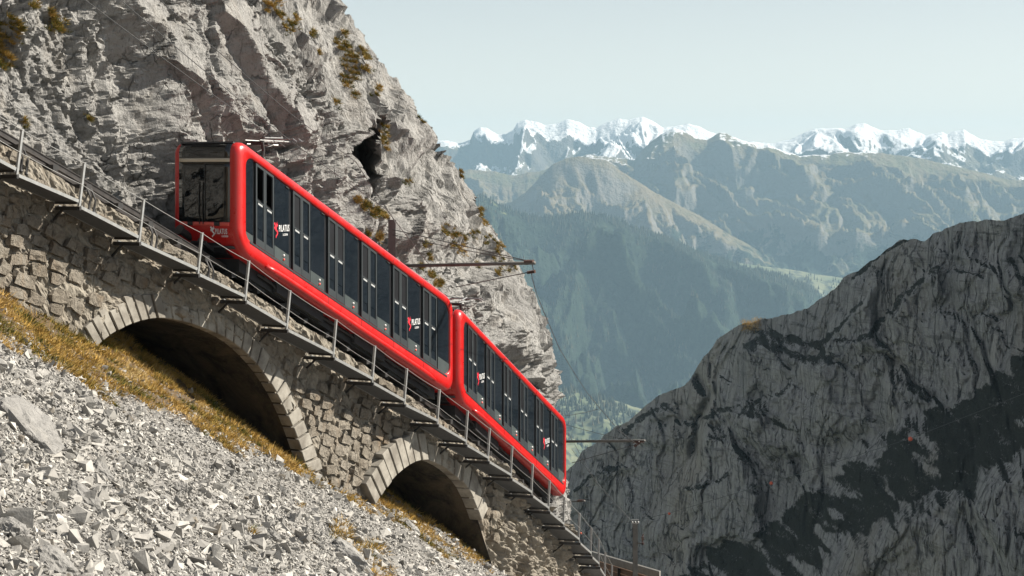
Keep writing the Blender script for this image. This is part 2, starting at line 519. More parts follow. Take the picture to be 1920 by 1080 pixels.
    D += step([(520, 235), (536, 290), (545, 345)], 18, 0.55, 60, 0.25)
    D += step([(560, 90), (600, 170), (620, 230), (628, 330)], 18, 0.40, 70, 0.15)
    D += step([(640, 40), (652, 130), (660, 230), (668, 300), (672, 420)], 26, 0.75, 110, 0.15)
    D += step([(735, 260), (755, 330), (752, 400), (735, 440)], 22, 0.5, 90, 0.1)
    D += step([(820, 300), (842, 380), (872, 450), (880, 520)], 20, 0.45, 80, 0.15)
    D += step([(890, 480), (905, 560), (900, 640), (940, 700)], 20, 0.45, 80, 0.15)
    D += step([(940, 540), (985, 610), (1010, 680), (1015, 740)], 16, 0.35, 60, 0.1)
    D += step([(560, 470), (700, 520), (780, 560)], 16, 0.25, 60, 0.1)
    def pit(cx, cy, rx, ry, rot, depth):
        a = math.radians(rot); dx = px[:, 0] - cx; dy = px[:, 1] - cy
        e = np.hypot((dx * math.cos(a) + dy * math.sin(a)) / rx, (-dx * math.sin(a) + dy * math.cos(a)) / ry)
        return -depth * sstep(1.1, 0.85, e + 0.14 * n1)
    cave = np.minimum(pit(701, 332, 25, 80, -14, 5.0), pit(688, 268, 16, 36, 25, 4.0))
    D += pit(546, 322, 13, 15, 0, 0.8)
    D += pit(420, 243, 10, 26, -52, 0.35)
    D = np.clip(D, -4.0, 1.2)
    D *= sstep(-4.5, -3.2, kk)
    D = np.where((kk < -0.2) & (s < 25), np.minimum(D, 0.3), D)
    vd = P / np.linalg.norm(P, axis=1, keepdims=True) * np.array([1, 1, 0.3]) + np.array([-0.18, 0, 0.12])
    P = P + Nf * (D - 0.38)[:, None] - vd * cave[:, None]
    # bring the outline of the rock back to its surveyed line
    q = proj(P); ok = (q[:, 1] > -320) & (q[:, 1] < 1000)
    yb = np.arange(-320, 1001, 8.0); mx = np.full(len(yb), np.nan)
    bi = ((q[:, 1] + 320) / 8).astype(int)
    for b_ in range(len(yb) - 1):
        m_ = ok & (bi == b_)
        if m_.any(): mx[b_] = q[m_, 0].max()
    good = ~np.isnan(mx); mx = np.interp(yb, yb[good], mx[good])
    kern = np.hanning(9); kern /= kern.sum()
    mxs = np.convolve(np.pad(mx, 4, mode='edge'), kern, 'valid')
    dl = np.interp(yb, SIL_Y, SIL_X) - mxs
    dv_ = np.interp(q[:, 1], yb, dl) * np.exp(-(np.clip(np.interp(q[:, 1], yb, mxs) - q[:, 0], 0, None) / 90) ** 2)
    P = P + np.stack([dv_ * P[:, 1] / F, 0 * dv_, 0 * dv_], 1)
    return P.reshape(nr, nc, 3), N, px.reshape(nr, nc, 2)

CV, CN, CPX = build_cliff()
me = fast_mesh('cliff', CV.reshape(-1, 3), grid_faces(*CV.shape[:2]))
tag(link('cliff', me, M['cliff']), kind='structure')
CPX2 = proj(CV.reshape(-1, 3)); CVf = CV.reshape(-1, 3); CNf = CN.reshape(-1, 3)

def on_cliff(x, y):
    d = (CPX2[:, 0] - x) ** 2 + (CPX2[:, 1] - y) ** 2
    c = np.argpartition(d, 12)[:12]
    i = c[np.argmin(CVf[c, 1])]
    return CVf[i], CNf[i]

# ------------------------------------------------------------------ scree slope (ground)
def ground_noise(X, Y):
    q = np.stack([X, Y, 0 * X], 1)
    return 0.22 * fbm(q * 0.16, 3, 41) + 0.07 * fbm(q * 0.8, 3, 43)

xs = np.arange(-34, 60, 0.42); ys = np.arange(6, 118, 0.42)
GX, GY = np.meshgrid(xs, ys)
GXf, GYf = GX.ravel(), GY.ravel()
q2 = np.stack([GXf, GYf], 1)
ss = np.linspace(-14, 60, 400); cl = pt(ss, 4.5)[:, :2]
dist_in = np.full(len(q2), -99.0)
step_n = 20000
for i0 in range(0, len(q2), step_n):
    dd = ((q2[i0:i0 + step_n, None, :] - cl[None, ::4, :]) ** 2).sum(2)
    j = dd.argmin(1); tt = tang(ss[::4][j]); nn_ = np.stack([-tt[:, 1], tt[:, 0]], 1)
    dist_in[i0:i0 + step_n] = ((q2[i0:i0 + step_n] - cl[::4][j]) * nn_).sum(1)
GZ = plane_z(GXf, GYf) + ground_noise(GXf, GYf) - 0.9 * np.clip(dist_in, 0, None)
GZ -= 0.02 * np.clip(GYf - 85, 0, None) ** 1.6
GM = np.stack([GXf, GYf, GZ], 1)
t = NT('scree_ground'); p = t.pos()
a = t.noise(p, 2.0, 6, 0.65); b = t.noise(p, 14, 5, 0.7)
col = t.mix(t.ramp(b, (0.35, 0.0), (0.65, 1.0)), (0.16, 0.154, 0.145), (0.36, 0.345, 0.325))
col = t.mix(t.math('MULTIPLY', t.ramp(a, (0.5, 0.0), (0.7, 1.0)), 0.5), col, (0.27, 0.23, 0.18))
col = t.mix(t.attr('soil'), col, t.mix(a, (0.10, 0.065, 0.03), (0.17, 0.11, 0.05)))
M['scree'] = t.set(col, 0.95, t.bump(b, 0.9, 0.08))
me = fast_mesh('scree_slope', np.stack([GXf, GYf, GZ], 1), grid_faces(len(ys), len(xs)), True)
BX = np.array([-900, 0, 120, 240, 330, 400, 470, 560, 640, 720, 800, 880, 930, 1300.])
BY = np.array([420, 640, 688, 748, 790, 822, 846, 885, 925, 960, 1000, 1030, 1052, 1220.])
def scree_side(P):
    """how far below the edge between grass and scree"""
    q = proj(P); w_ = 30 * fbm(np.stack([P[:, 0] * 0.6, P[:, 1] * 0.6, 0 * P[:, 0]], 1), 4, 131)
    return q[:, 1] - np.interp(q[:, 0], BX, BY) + w_, q
attr(me, 'soil', sstep(12, -12, scree_side(GM)[0]))
tag(link('scree_slope', me, M['scree']), kind='structure')

def gz(X, Y):
    X = np.atleast_1d(np.asarray(X, float)); Y = np.atleast_1d(np.asarray(Y, float))
    return plane_z(X, Y) + ground_noise(X, Y)

# ------------------------------------------------------------------ right cliff, shaded
RS_X = np.array([900, 1020, 1064, 1085, 1100, 1125, 1150, 1180, 1205, 1240, 1284, 1300, 1320, 1342, 1365, 1386, 1410, 1432, 1456, 1482, 1512, 1542, 1565, 1582, 1610, 1642, 1668, 1690, 1712, 1732, 1752, 1772, 1800, 1832, 1856, 1882, 1904, 1920, 2000, 2200, 2600, 3600, 6000, 9000, 16000.])
RS_Y = np.array([1010, 925, 880, 858, 836, 822, 802, 788, 762, 738, 722, 700, 668, 640, 622, 609, 604, 596, 594, 586, 578, 558, 540, 520, 505, 484, 462, 450, 446, 452, 438, 428, 415, 414, 412, 414, 405, 400, 340, 150, -250, -700, -300, 823, 1198.])  # last heights are out of view, shaped for shade and window reflections

def build_right():
    az = np.concatenate([np.linspace(math.atan((1000 - 960) / F), math.atan((1935 - 960) / F), 540), np.linspace(math.atan((1950 - 960) / F), math.radians(77), 80)])
    xp = 960 + F * np.tan(az)
    yt = np.interp(xp, RS_X, RS_Y)
    yts = yt.copy()
    yt += 4.0 * fbm(np.stack([xp * 0.05, 0 * xp, 0 * xp], 1), 3, 77) + 5 * np.abs(perlin(np.stack([xp * 0.022, 0 * xp + 3, 0 * xp], 1), 79))
    dist = np.interp(xp, [1000, 1064, 1300, 1600, 1920, 2300, 3600, 16000], [800, 770, 690, 590, 500, 450, 430, 430])
    R = dist / np.cos(az)
    R = np.where(az > math.radians(15.5), np.interp(az, np.radians([15.5, 25, 40, 77]), [520, 470, 440, 430]), R)
    zt = (H0 - yt) / F * R * np.cos(az); zts = (H0 - yts - 3) / F * R * np.cos(az)
    nt, nb = 350, 10
    rows = []
    rr = []
    for k in range(nb):
        q = (nb - k) / nb
        rows.append(zt - 120 * q ** 1.3); rr.append(R + 170 * q)
    bot = -300.0
    for k in range(nt):
        q = (k / (nt - 1)) ** 1.35
        z = zt + (bot - zt) * q
        rows.append(z); rr.append(R - 0.16 * (zts - z) - 3 * sstep(-2, 12, zts - z))
    Z = np.array(rows); RR = np.array(rr)
    A = np.broadcast_to(az, Z.shape)
    nr, nc = Z.shape
    z = Z.ravel(); a = A.ravel(); r = RR.ravel()
    u = a * 560.0
    px = np.stack([960 + F * np.tan(a), H0 - F * z / (r * np.cos(a))], 1)
    depth_below = (np.broadcast_to(zt, Z.shape) - Z).ravel()
    isface = np.repeat(np.arange(nr) >= nb, nc)
    env = (0.30 + 0.70 * sstep(0, 7, depth_below)) * isface
    w3 = fbm(np.stack([u / 60, z / 60, 0 * u], 1), 4, 51)
    # tall buttresses with cracks between, then beds of rock lying across them
    f1, g, val, tl = worley(np.stack([u / 30 + w3 * 0.8, z / 75 + w3 * 0.4, 0 * u], 1), 53)
    D = (8 * (val - 0.5) + 9 * tl) * sstep(0, 0.2, g) - 2.5 * (1 - sstep(0, 0.06, g))
    f1, g, val, tl = worley(np.stack([u / 9 + w3 * 1.6, z / 22 + w3, 0 * u], 1), 54)
    D += (3.2 * (val - 0.5) + 3.6 * tl) * sstep(0, 0.2, g) - 1.1 * (1 - sstep(0, 0.08, g))
    f1, g, val, tl = worley(np.stack([u / 3.0 + w3 * 3, z / 5.5 + w3 * 2, 0 * u], 1), 55)
    D += (1.1 * (val - 0.5) + 1.5 * tl) * sstep(0, 0.2, g) - 0.6 * (1 - sstep(0, 0.1, g))
    f1, g, val, tl = worley(np.stack([u / 1.2 + w3 * 6, z / 1.9 + w3 * 4, 0 * u], 1), 59)
    D += 0.55 * (val - 0.5) + 0.6 * tl
    bed = (z + 0.22 * u + 9 * w3) / 13.0
    bn = perlin(np.stack([u / 40, bed, 0 * u], 1), 56)
    D += 4.0 * bn
    saw = (bed - np.floor(bed))
    bm_ = sstep(0.0, 0.5, fbm(np.stack([u / 45, z / 30, 0 * u + 7], 1), 3, 57))
    D += bm_ * (3.2 * sstep(0.75, 1.0, saw) * 1.0 - 3.2 * saw)
    D += 1.3 * fbm(np.stack([u / 4, z / 7, 0 * u], 1), 4, 58)
    # the sloping green ledge low on the right and the spur in front of it
    sd = nearest_sd(px, [(1160, 1130), (1300, 1040), (1420, 985), (1560, 880), (1680, 800), (1800, 740), (1930, 640), (2100, 520)][::-1])
    low = sstep(0, 130, sd)
    sd2 = nearest_sd(px, [(1440, 1130), (1540, 1010), (1600, 960), (1680, 905), (1780, 880), (1930, 800), (2100, 700)][::-1])
    D += 34 * sstep(-20, 150, sd) + 10 * sstep(-6, 26, sd2) + 4 * low
    D += -9 * np.exp(-((nearest_sd(px, [(1295, 700), (1330, 740), (1310, 800), (1300, 850)])) / 9) ** 2)
    veg = sstep(0.0, 0.25, sstep(-15, 30, sd) * sstep(25, -10, sd2) - 0.50 + 0.75 * fbm(np.stack([u / 14, z / 6, 0 * u], 1), 5, 61) - 0.55 * sstep(0.15, 0.55, perlin(np.stack([u / 26, (z - 0.32 * u + 5 * w3) / 4.2, 0 * u], 1), 62)))
    def shelf(line, wpx, h):
        s_ = nearest_sd(px, line)
        xs_ = [q[0] for q in line]
        e_ = sstep(min(xs_) - 30, min(xs_) + 5, px[:, 0]) * sstep(max(xs_) + 30, max(xs_) - 5, px[:, 0])
        return e_ * h * sstep(-wpx, wpx, s_) * np.exp(-np.clip(s_ - wpx, 0, None) / 70), e_ * np.exp(-((s_ + 8 * w3) / (wpx * 0.8)) ** 2)
    vv = veg * 1.0
    for line, wpx, h in (([(1545, 648), (1480, 640), (1400, 612)], 10, 7), ([(1560, 665), (1500, 668), (1430, 640), (1395, 650)], 11, 8),
                         ([(1420, 770), (1370, 762), (1320, 790)], 6, 5), ([(1620, 560), (1580, 600), (1540, 660)], 6, 5),
                         ([(1760, 500), (1690, 560), (1640, 620), (1570, 640)], 7, 6), ([(1700, 450), (1660, 470), (1600, 520)], 7, 5),
                         ([(1480, 720), (1440, 745), (1390, 770)], 6, 5), ([(1250, 760), (1210, 775), (1170, 810)], 8, 5), ([(1160, 870), (1120, 880), (1080, 910)], 7, 5),
                         ([(1760, 800), (1700, 795), (1670, 805)], 6, 5), ([(1360, 880), (1320, 905), (1280, 905)], 6, 4)):
        dz_, m_ = shelf(line, wpx, h)
        D += dz_ * 0.8
        vv = np.maximum(vv, sstep(0.45, 0.8, m_ + 0.8 * fbm(np.stack([u / 4, z / 2.5, 0 * u], 1), 4, 63)) * sstep(0.1, 0.5, m_) * 0.9)
    D *= env
    r2 = r - D
    z2 = z + (2.2 * fbm(np.stack([u / 9, z / 9, 0 * u], 1), 3, 66)) * isface * sstep(3, 12, depth_below)
    P = np.stack([r2 * np.sin(a), r2 * np.cos(a), z2], 1)
    vv = np.maximum(vv, 0.42 * sstep(-10, 2, -depth_below + 12 * w3) * sstep(-0.1, 0.3, fbm(np.stack([u / 6, r / 6, z / 3], 1), 4, 68)))
    return P, nr, nc, vv * 1.0

RP, rnr, rnc, rveg = build_right()
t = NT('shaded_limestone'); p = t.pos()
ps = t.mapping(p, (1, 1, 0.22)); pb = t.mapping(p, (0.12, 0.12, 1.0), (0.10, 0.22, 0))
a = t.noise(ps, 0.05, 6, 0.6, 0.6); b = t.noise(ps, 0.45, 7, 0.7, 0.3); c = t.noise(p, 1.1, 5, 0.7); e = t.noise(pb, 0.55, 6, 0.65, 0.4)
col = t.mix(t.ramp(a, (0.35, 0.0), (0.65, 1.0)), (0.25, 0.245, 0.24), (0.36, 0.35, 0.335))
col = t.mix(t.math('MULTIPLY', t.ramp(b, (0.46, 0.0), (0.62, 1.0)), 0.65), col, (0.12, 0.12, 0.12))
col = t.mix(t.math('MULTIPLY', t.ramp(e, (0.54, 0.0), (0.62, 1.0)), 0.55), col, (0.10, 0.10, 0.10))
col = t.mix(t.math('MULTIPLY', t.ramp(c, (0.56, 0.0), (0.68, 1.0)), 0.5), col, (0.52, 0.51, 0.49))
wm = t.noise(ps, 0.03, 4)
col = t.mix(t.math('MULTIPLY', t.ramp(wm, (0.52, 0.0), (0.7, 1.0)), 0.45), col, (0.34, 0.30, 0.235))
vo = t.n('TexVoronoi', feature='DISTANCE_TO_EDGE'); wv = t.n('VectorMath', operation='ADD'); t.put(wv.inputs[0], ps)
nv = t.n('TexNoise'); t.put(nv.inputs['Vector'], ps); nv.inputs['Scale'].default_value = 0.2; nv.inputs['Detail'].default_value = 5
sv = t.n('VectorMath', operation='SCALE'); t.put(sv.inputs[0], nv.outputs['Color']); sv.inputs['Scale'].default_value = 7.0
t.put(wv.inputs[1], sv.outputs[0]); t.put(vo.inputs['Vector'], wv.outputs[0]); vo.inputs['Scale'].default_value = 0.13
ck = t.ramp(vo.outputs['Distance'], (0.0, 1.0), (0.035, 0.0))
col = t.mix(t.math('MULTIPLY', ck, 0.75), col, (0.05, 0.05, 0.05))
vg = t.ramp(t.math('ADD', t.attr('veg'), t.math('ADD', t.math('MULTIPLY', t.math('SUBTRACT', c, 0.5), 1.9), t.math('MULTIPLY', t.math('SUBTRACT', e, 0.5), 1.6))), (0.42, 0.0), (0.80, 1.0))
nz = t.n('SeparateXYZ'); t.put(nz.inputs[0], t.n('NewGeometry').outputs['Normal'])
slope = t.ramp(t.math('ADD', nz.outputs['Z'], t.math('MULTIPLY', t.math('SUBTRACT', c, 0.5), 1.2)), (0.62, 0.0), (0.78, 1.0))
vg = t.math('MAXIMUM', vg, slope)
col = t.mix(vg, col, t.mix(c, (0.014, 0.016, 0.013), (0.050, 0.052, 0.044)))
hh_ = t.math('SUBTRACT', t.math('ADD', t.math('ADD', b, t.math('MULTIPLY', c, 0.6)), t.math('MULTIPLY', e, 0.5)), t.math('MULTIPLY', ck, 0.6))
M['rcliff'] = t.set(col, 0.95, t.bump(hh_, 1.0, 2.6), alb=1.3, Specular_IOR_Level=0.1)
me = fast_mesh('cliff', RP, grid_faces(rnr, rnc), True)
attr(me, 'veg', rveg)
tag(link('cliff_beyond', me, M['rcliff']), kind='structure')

# ------------------------------------------------------------------ far ranges
def far_range(name, sil, Dr, Df, zfront, amp, seed, x0, x1, nx, nt, mat, jag=2.0, spur=420.0, prof=1.0, stretch=2.2, yaw=25, bed=0.0):
    Dr, Df, zfront, amp, spur, bed = Dr * KF, Df * KF, zfront * KF, amp * KF, spur * KF, bed * KF
    xs_ = np.linspace(x0, x1, nx)
    y = np.interp(xs_, [q[0] for q in sil], [q[1] for q in sil])
    pj = np.stack([xs_ / 42.0, 0 * xs_ + seed, 0 * xs_], 1)
    y = y + jag * (fbm(pj, 5, seed, 0.6) - 0.6 * np.abs(perlin(pj * 2.7, seed + 3)))
    tb = 12
    tt = np.concatenate([-np.linspace(0.25, 0.02, tb), np.linspace(0, 1, nt)])
    T, XX = np.meshgrid(tt, xs_, indexing='ij')
    zr = np.broadcast_to((H0 - y) / F * Dr, T.shape)
    D = Dr + (Df - Dr) * T
    X = (XX - 960) / F * D
    tp = np.clip(T, 0, 1)
    z = zr + (zfront - zr) * (tp ** prof)
    z = np.where(T < 0, zr + T * 3.0 * (zr - zfront) * 0.4, z)
    ca, sa = math.cos(math.radians(yaw)), math.sin(math.radians(yaw))
    U = (X * ca + D * sa).ravel(); Vv = (-X * sa + D * ca).ravel()
    q = np.stack([U / spur, Vv / (spur * stretch), 0 * U], 1)
    wq = fbm(q * 1.3, 3, seed + 5)
    q2_ = q + np.stack([wq * 0.35, wq * 0.3, 0 * wq], 1)
    n = (ridged(q2_, 6, seed + 7, 0.52) - 1.15)
    n += 0.35 * fbm(q2_ * 4, 4, seed + 9)
    env = (sstep(0.0, 0.16, tp) * (1 - 0.55 * sstep(0.6, 1, tp))).ravel()
    zz = z.ravel() + amp * (n - 0.25) * env
    lim = (zr * D / Dr).ravel() - KF * (1.5 + 26 * sstep(0, 0.2, tp).ravel())
    over = np.clip(zz - lim, 0, None) * (T > 0).ravel()
    zz = zz - over + 6 * KF * (1 - np.exp(-over / 30 / KF))
    if bed:
        bb = (zz + 14 * KF * wq) / bed
        zz = zz + env * bed * 0.33 * np.sin(2 * math.pi * bb) / (2 * math.pi) * 2.4
    P = np.stack([X.ravel(), D.ravel(), zz], 1)
    me = fast_mesh(name, P, grid_faces(len(tt), nx), True)
    return tag(link(name, me, mat), kind='structure'), P, T.shape

def far_mat(name, rock, grass, forest, snow_z=None, forest_z=None, rough_scale=1.0, gold=(0.20, 0.15, 0.08), meadow=None):
    rough_scale = rough_scale / KF
    t = NT(name); p = t.pos()
    geo = t.n('SeparateXYZ'); t.put(geo.inputs[0], t.n('NewGeometry').outputs['Normal'])
    sp = t.n('SeparateXYZ'); t.put(sp.inputs[0], p)
    a = t.noise(p, 0.012 * rough_scale, 6, 0.65, 0.5); b = t.noise(p, 0.05 * rough_scale, 5, 0.7)
    nz = geo.outputs['Z']
    steep = t.ramp(t.math('ADD', nz, t.math('MULTIPLY', t.math('SUBTRACT', b, 0.5), 0.5)), (0.55, 1.0), (0.78, 0.0))
    g = t.mix(t.ramp(a, (0.4, 0.0), (0.6, 1.0)), grass, gold)
    col = t.mix(steep, g, rock)
    if meadow:
        mm = t.noise(p, 0.0045 * rough_scale, 3, 0.5)
        col = t.mix(t.ramp(mm, (0.50, 0.0), (0.60, 1.0)), col, meadow)
    if forest_z is not None:
        fz = t.math('ADD', t.math('MULTIPLY', t.math('SUBTRACT', forest_z * KF, sp.outputs['Z']), 0.006 / KF), t.math('MULTIPLY', t.math('SUBTRACT', a, 0.5), 3.2))
        fm = t.ramp(fz, (0.30, 0.0), (0.48, 1.0))
        col = t.mix(fm, col, t.mix(t.ramp(b, (0.35, 0.0), (0.65, 1.0)), tuple(x * 0.6 for x in forest), tuple(x * 1.5 for x in forest)))
    if snow_z is not None:
        big = t.noise(p, 0.0011, 3, 0.5)
        snow_n = t.math('MULTIPLY', t.math('SUBTRACT', big, 0.5), 5.0)
        sn = t.math('ADD', t.math('MULTIPLY', t.math('SUBTRACT', sp.outputs['Z'], snow_z * KF), 0.012 / KF), t.math('ADD', t.math('MULTIPLY', t.math('SUBTRACT', nz, 0.76), 4.6), t.math('MULTIPLY', t.math('SUBTRACT', b, 0.5), 2.2)))
        sn = t.math('ADD', sn, snow_n)
        sm = t.ramp(sn, (0.30, 0.0), (0.5, 1.0))
        col = t.mix(sm, col, (0.86, 0.87, 0.88))
    return t.set(col, 0.95, t.bump(t.math('ADD', a, b), 0.9, 16.0 / rough_scale), Specular_IOR_Level=0.05)

M['snowrange'] = far_mat('snow_range', (0.13, 0.125, 0.12), (0.16, 0.15, 0.11), (0.03, 0.04, 0.03), snow_z=34.0, rough_scale=0.8, gold=(0.2, 0.18, 0.13))
M['midrange'] = far_mat('middle_range', (0.20, 0.185, 0.16), (0.15, 0.14, 0.075), (0.03, 0.045, 0.03), snow_z=125.0, forest_z=-150.0, gold=(0.19, 0.15, 0.09))
M['midhill'] = far_mat('middle_hill', (0.22, 0.20, 0.175), (0.16, 0.14, 0.08), (0.03, 0.045, 0.03), forest_z=-150.0, gold=(0.21, 0.165, 0.10))
M['forestridge'] = far_mat('forest_ridge', (0.15, 0.14, 0.11), (0.13, 0.13, 0.06), (0.028, 0.042, 0.026), forest_z=40.0, rough_scale=1.6, gold=(0.20, 0.16, 0.08), meadow=(0.22, 0.23, 0.10))
M['valley'] = far_mat('valley_floor', (0.12, 0.12, 0.09), (0.12, 0.16, 0.06), (0.03, 0.045, 0.03), forest_z=-560.0, rough_scale=1.2, gold=(0.17, 0.18, 0.08), meadow=(0.20, 0.25, 0.10))

SNOW = [(700, 268), (800, 266), (838, 263), (862, 268), (882, 262), (888, 247), (900, 240), (912, 240), (934, 252), (948, 252), (962, 243), (970, 230), (985, 226), (1008, 229), (1020, 233), (1045, 232), (1062, 224), (1085, 228), (1102, 238), (1118, 240), (1146, 226), (1160, 222), (1176, 225), (1204, 218), (1222, 226), (1242, 240), (1262, 237), (1292, 232), (1310, 237), (1330, 246), (1360, 256), (1400, 266), (1450, 268), (1480, 262), (1510, 248), (1530, 242), (1548, 241), (1566, 239), (1585, 241), (1606, 234), (1620, 231), (1632, 237), (1652, 243), (1678, 244), (1690, 243), (1704, 240), (1716, 246), (1736, 254), (1752, 250), (1766, 247), (1776, 252), (1790, 246), (1808, 243), (1818, 250), (1836, 260), (1862, 264), (1884, 266), (1900, 259), (1920, 257), (2100, 262), (2400, 280)]
far_range('snow_mountains', SNOW, 8000, 6700, -120, 135, 101, 700, 2150, 720, 130, M['snowrange'], 1.6, 760, 0.9, 1.6, 24, 9)
MIDB = [(700, 330), (840, 325), (880, 318), (930, 322), (960, 330), (1010, 322), (1050, 305), (1100, 290), (1150, 296), (1190, 300), (1204, 280), (1226, 262), (1245, 248), (1264, 239), (1282, 248), (1300, 257), (1326, 262), (1350, 248), (1362, 250), (1390, 263), (1418, 273), (1440, 271), (1470, 284), (1500, 292), (1556, 291), (1572, 284), (1600, 286), (1650, 287), (1690, 292), (1730, 298), (1790, 312), (1850, 326), (1890, 338), (1920, 336), (2100, 330), (2400, 320)]
far_range('middle_mountains', MIDB, 6500, 5000, -340, 150, 207, 780, 2050, 680, 180, M['midrange'], 2.2, 520, 0.95, 2.2, 32, 22)
MIDA = [(760, 420), (900, 395), (960, 378), (985, 362), (1010, 335), (1036, 308), (1060, 298), (1085, 294), (1112, 297), (1136, 300), (1160, 318), (1195, 340), (1240, 368), (1300, 398), (1370, 440), (1440, 480), (1540, 540), (1700, 640)]
far_range('flat_topped_hill', MIDA, 5600, 4700, -420, 95, 313, 800, 1620, 420, 130, M['midhill'], 1.6, 330, 1.0, 1.9, 30, 20)
FR = [(700, 365), (860, 362), (905, 368), (925, 376), (945, 388), (962, 396), (985, 402), (1010, 408), (1040, 405), (1062, 402), (1085, 399), (1110, 402), (1132, 404), (1160, 413), (1186, 424), (1225, 437), (1262, 449), (1300, 466), (1340, 481), (1380, 494), (1420, 505), (1460, 516), (1500, 531), (1535, 550), (1580, 580), (1640, 620), (1800, 700)]
_, FP, fshape = far_range('forest_ridge', FR, 4500, 3100, -560, 215, 419, 830, 1680, 480, 190, M['forestridge'], 2.0, 470, 0.85, 1.8, 34)
vx = np.linspace(-3100 * KF, 6100 * KF, 120); vy = np.linspace(-250, 9250 * KF, 120)
VX, VY = np.meshgrid(vx, vy)
vz = -600 * KF + 45 * KF * fbm(np.stack([VX.ravel() / 700 / KF, VY.ravel() / 700 / KF, 0 * VX.ravel()], 1), 4, 88)
vz = np.clip(vz, -676 * KF, 0)
tag(link('valley_floor', fast_mesh('valley_floor', np.stack([VX.ravel(), VY.ravel(), vz], 1), grid_faces(120, 120), True), M['valley']), kind='structure')
# a green terrace with meadows between the ridges
TER = [(1380, 492), (1420, 498), (1470, 504), (1520, 512), (1570, 520), (1640, 530), (1800, 540)]
t = NT('terrace_meadow'); p = t.pos()
a = t.noise(p, 0.006, 4, 0.6); b = t.noise(p, 0.018, 4, 0.6)
col = t.mix(t.ramp(a, (0.4, 0.0), (0.6, 1.0)), (0.10, 0.125, 0.06), (0.18, 0.185, 0.10))
col = t.mix(t.ramp(b, (0.50, 0.0), (0.58, 1.0)), col, (0.04, 0.055, 0.035))
M['meadow'] = t.set(col, 0.95)
_, TP, tshape = far_range('meadow_terrace', TER, 4900, 4300, -380, 22, 523, 1380, 1700, 120, 60, M['meadow'], 1.0, 300, 1.0, 1.5, 30)
VM = [(900, 742), (1000, 744), (1050, 728), (1075, 731), (1100, 745), (1150, 752), (1220, 772), (1320, 800), (1500, 860)]
_, VP, vshape = far_range('valley_meadow', VM, 3050, 2300, -505, 26, 541, 900, 1420, 150, 80, M['meadow'], 2.2, 200, 1.0, 1.5, 30)

# spruces on the forest ridge, far off: one mass
def forest(FP, fshape, n, thr, seed, crest):
    g = FP.reshape(fshape[0], fshape[1], 3)[12:]
    r = RNG.random(n) ** 1.3 * (g.shape[0] - 2); c = RNG.random(n) * (g.shape[1] - 2)
    r[:crest] = RNG.random(crest) * 3
    i = r.astype(int); j = c.astype(int)
    a = (r - i)[:, None]; b = (c - j)[:, None]
    P = (g[i, j] * (1 - a) + g[i + 1, j] * a) * (1 - b) + (g[i, j + 1] * (1 - a) + g[i + 1, j + 1] * a) * b
    m = (fbm(np.stack([P[:, 0] / 170 / KF, P[:, 1] / 170 / KF, 0 * a[:, 0]], 1), 3, seed) > thr) | (np.arange(n) < crest) & (RNG.random(n) < 0.6)
    P = P[m]; n = len(P)
    hgt = RNG.uniform(6, 13, n) * KF; rad = hgt * RNG.uniform(0.16, 0.26, n)
    base = np.array([[math.cos(k * math.pi * 0.4), math.sin(k * math.pi * 0.4), 0] for k in range(5)] + [[0, 0, 1]])
    V = np.repeat(P, 6, 0) + np.tile(base, (n, 1)) * np.stack([np.repeat(rad, 6), np.repeat(rad, 6), np.repeat(hgt, 6)], 1)
    V[:, 2] -= 0.6
    fs = np.array([[k, (k + 1) % 5, 5] for k in range(5)])
    Fa = (np.arange(n) * 6)[:, None, None] + fs[None]
    me = fast_mesh('forest', V, Fa.reshape(-1, 3))
    attr(me, 'tint', np.repeat(RNG.random(n), 6))
    if 'spruce' not in M:
        t = NT('spruce_forest'); M['spruce'] = t.set(t.mix(t.ramp(t.attr('tint'), (0.7, 0.0), (1.0, 1.0)), (0.024, 0.038, 0.022), (0.09, 0.075, 0.03)), 0.95)
    tag(link('forest', me, M['spruce']), kind='stuff')
forest(FP, fshape, 17000, -0.12, 71, 1500)
forest(VP, vshape, 5200, 0.12, 73, 0)
forest(TP, tshape, 900, 0.2, 75, 0)
# ------------------------------------------------------------------ stone viaduct
WD = 0.95                                   # wall face, metres in from the walkway's outer edge
_ws = np.linspace(-6, 40, 4601); _wq = pt(_ws, WD); _wp = proj(_wq)
def wall_sh(x, y):
    i = int(np.searchsorted(_wp[:, 0], x)); i = min(max(i, 0), len(_ws) - 1)
    return _ws[i], (_wp[i, 1] - y) * _wq[i, 1] / F
A1 = [wall_sh(*q) for q in [(176, 650), (189.6, 634.8), (213, 620), (237, 608), (266.7, 597.8), (296, 594), (326, 597), (355.6, 605), (385, 615), (412, 627), (444, 646), (486, 690), (515.6, 734.8), (536, 776), (563, 849), (574, 890)]]
A2 = [wall_sh(*q) for q in [(690, 945), (699, 929), (718, 900.6), (737, 880), (765, 862.6), (790, 859), (818, 867), (846, 885), (871, 912), (893, 963), (909, 1019), (923, 1058), (930, 1090)]]
def smooth_arch(A, n=60):
    A = np.array(A); L = np.r_[0, np.cumsum(np.linalg.norm(np.diff(A, axis=0), axis=1))]
    q = np.linspace(0, L[-1], n); p = np.stack([np.interp(q, L, A[:, j]) for j in (0, 1)], 1)
    for _ in range(6): p[1:-1] = (p[:-2] + 2 * p[1:-1] + p[2:]) / 4
    return p
A1, A2 = smooth_arch(A1), smooth_arch(A2)
def arch_top(S):
    S = np.asarray(S, float)
    o = np.full(S.shape, np.nan)
    for A in (A1, A2):
        m = (S >= A[0, 0]) & (S <= A[-1, 0]); o[m] = np.interp(S[m], A[:, 0], A[:, 1])
    return o
def ground_h(S, d=WD):
    p = pt(S, d); return plane_z(p[..., 0], p[..., 1]) - p[..., 2]

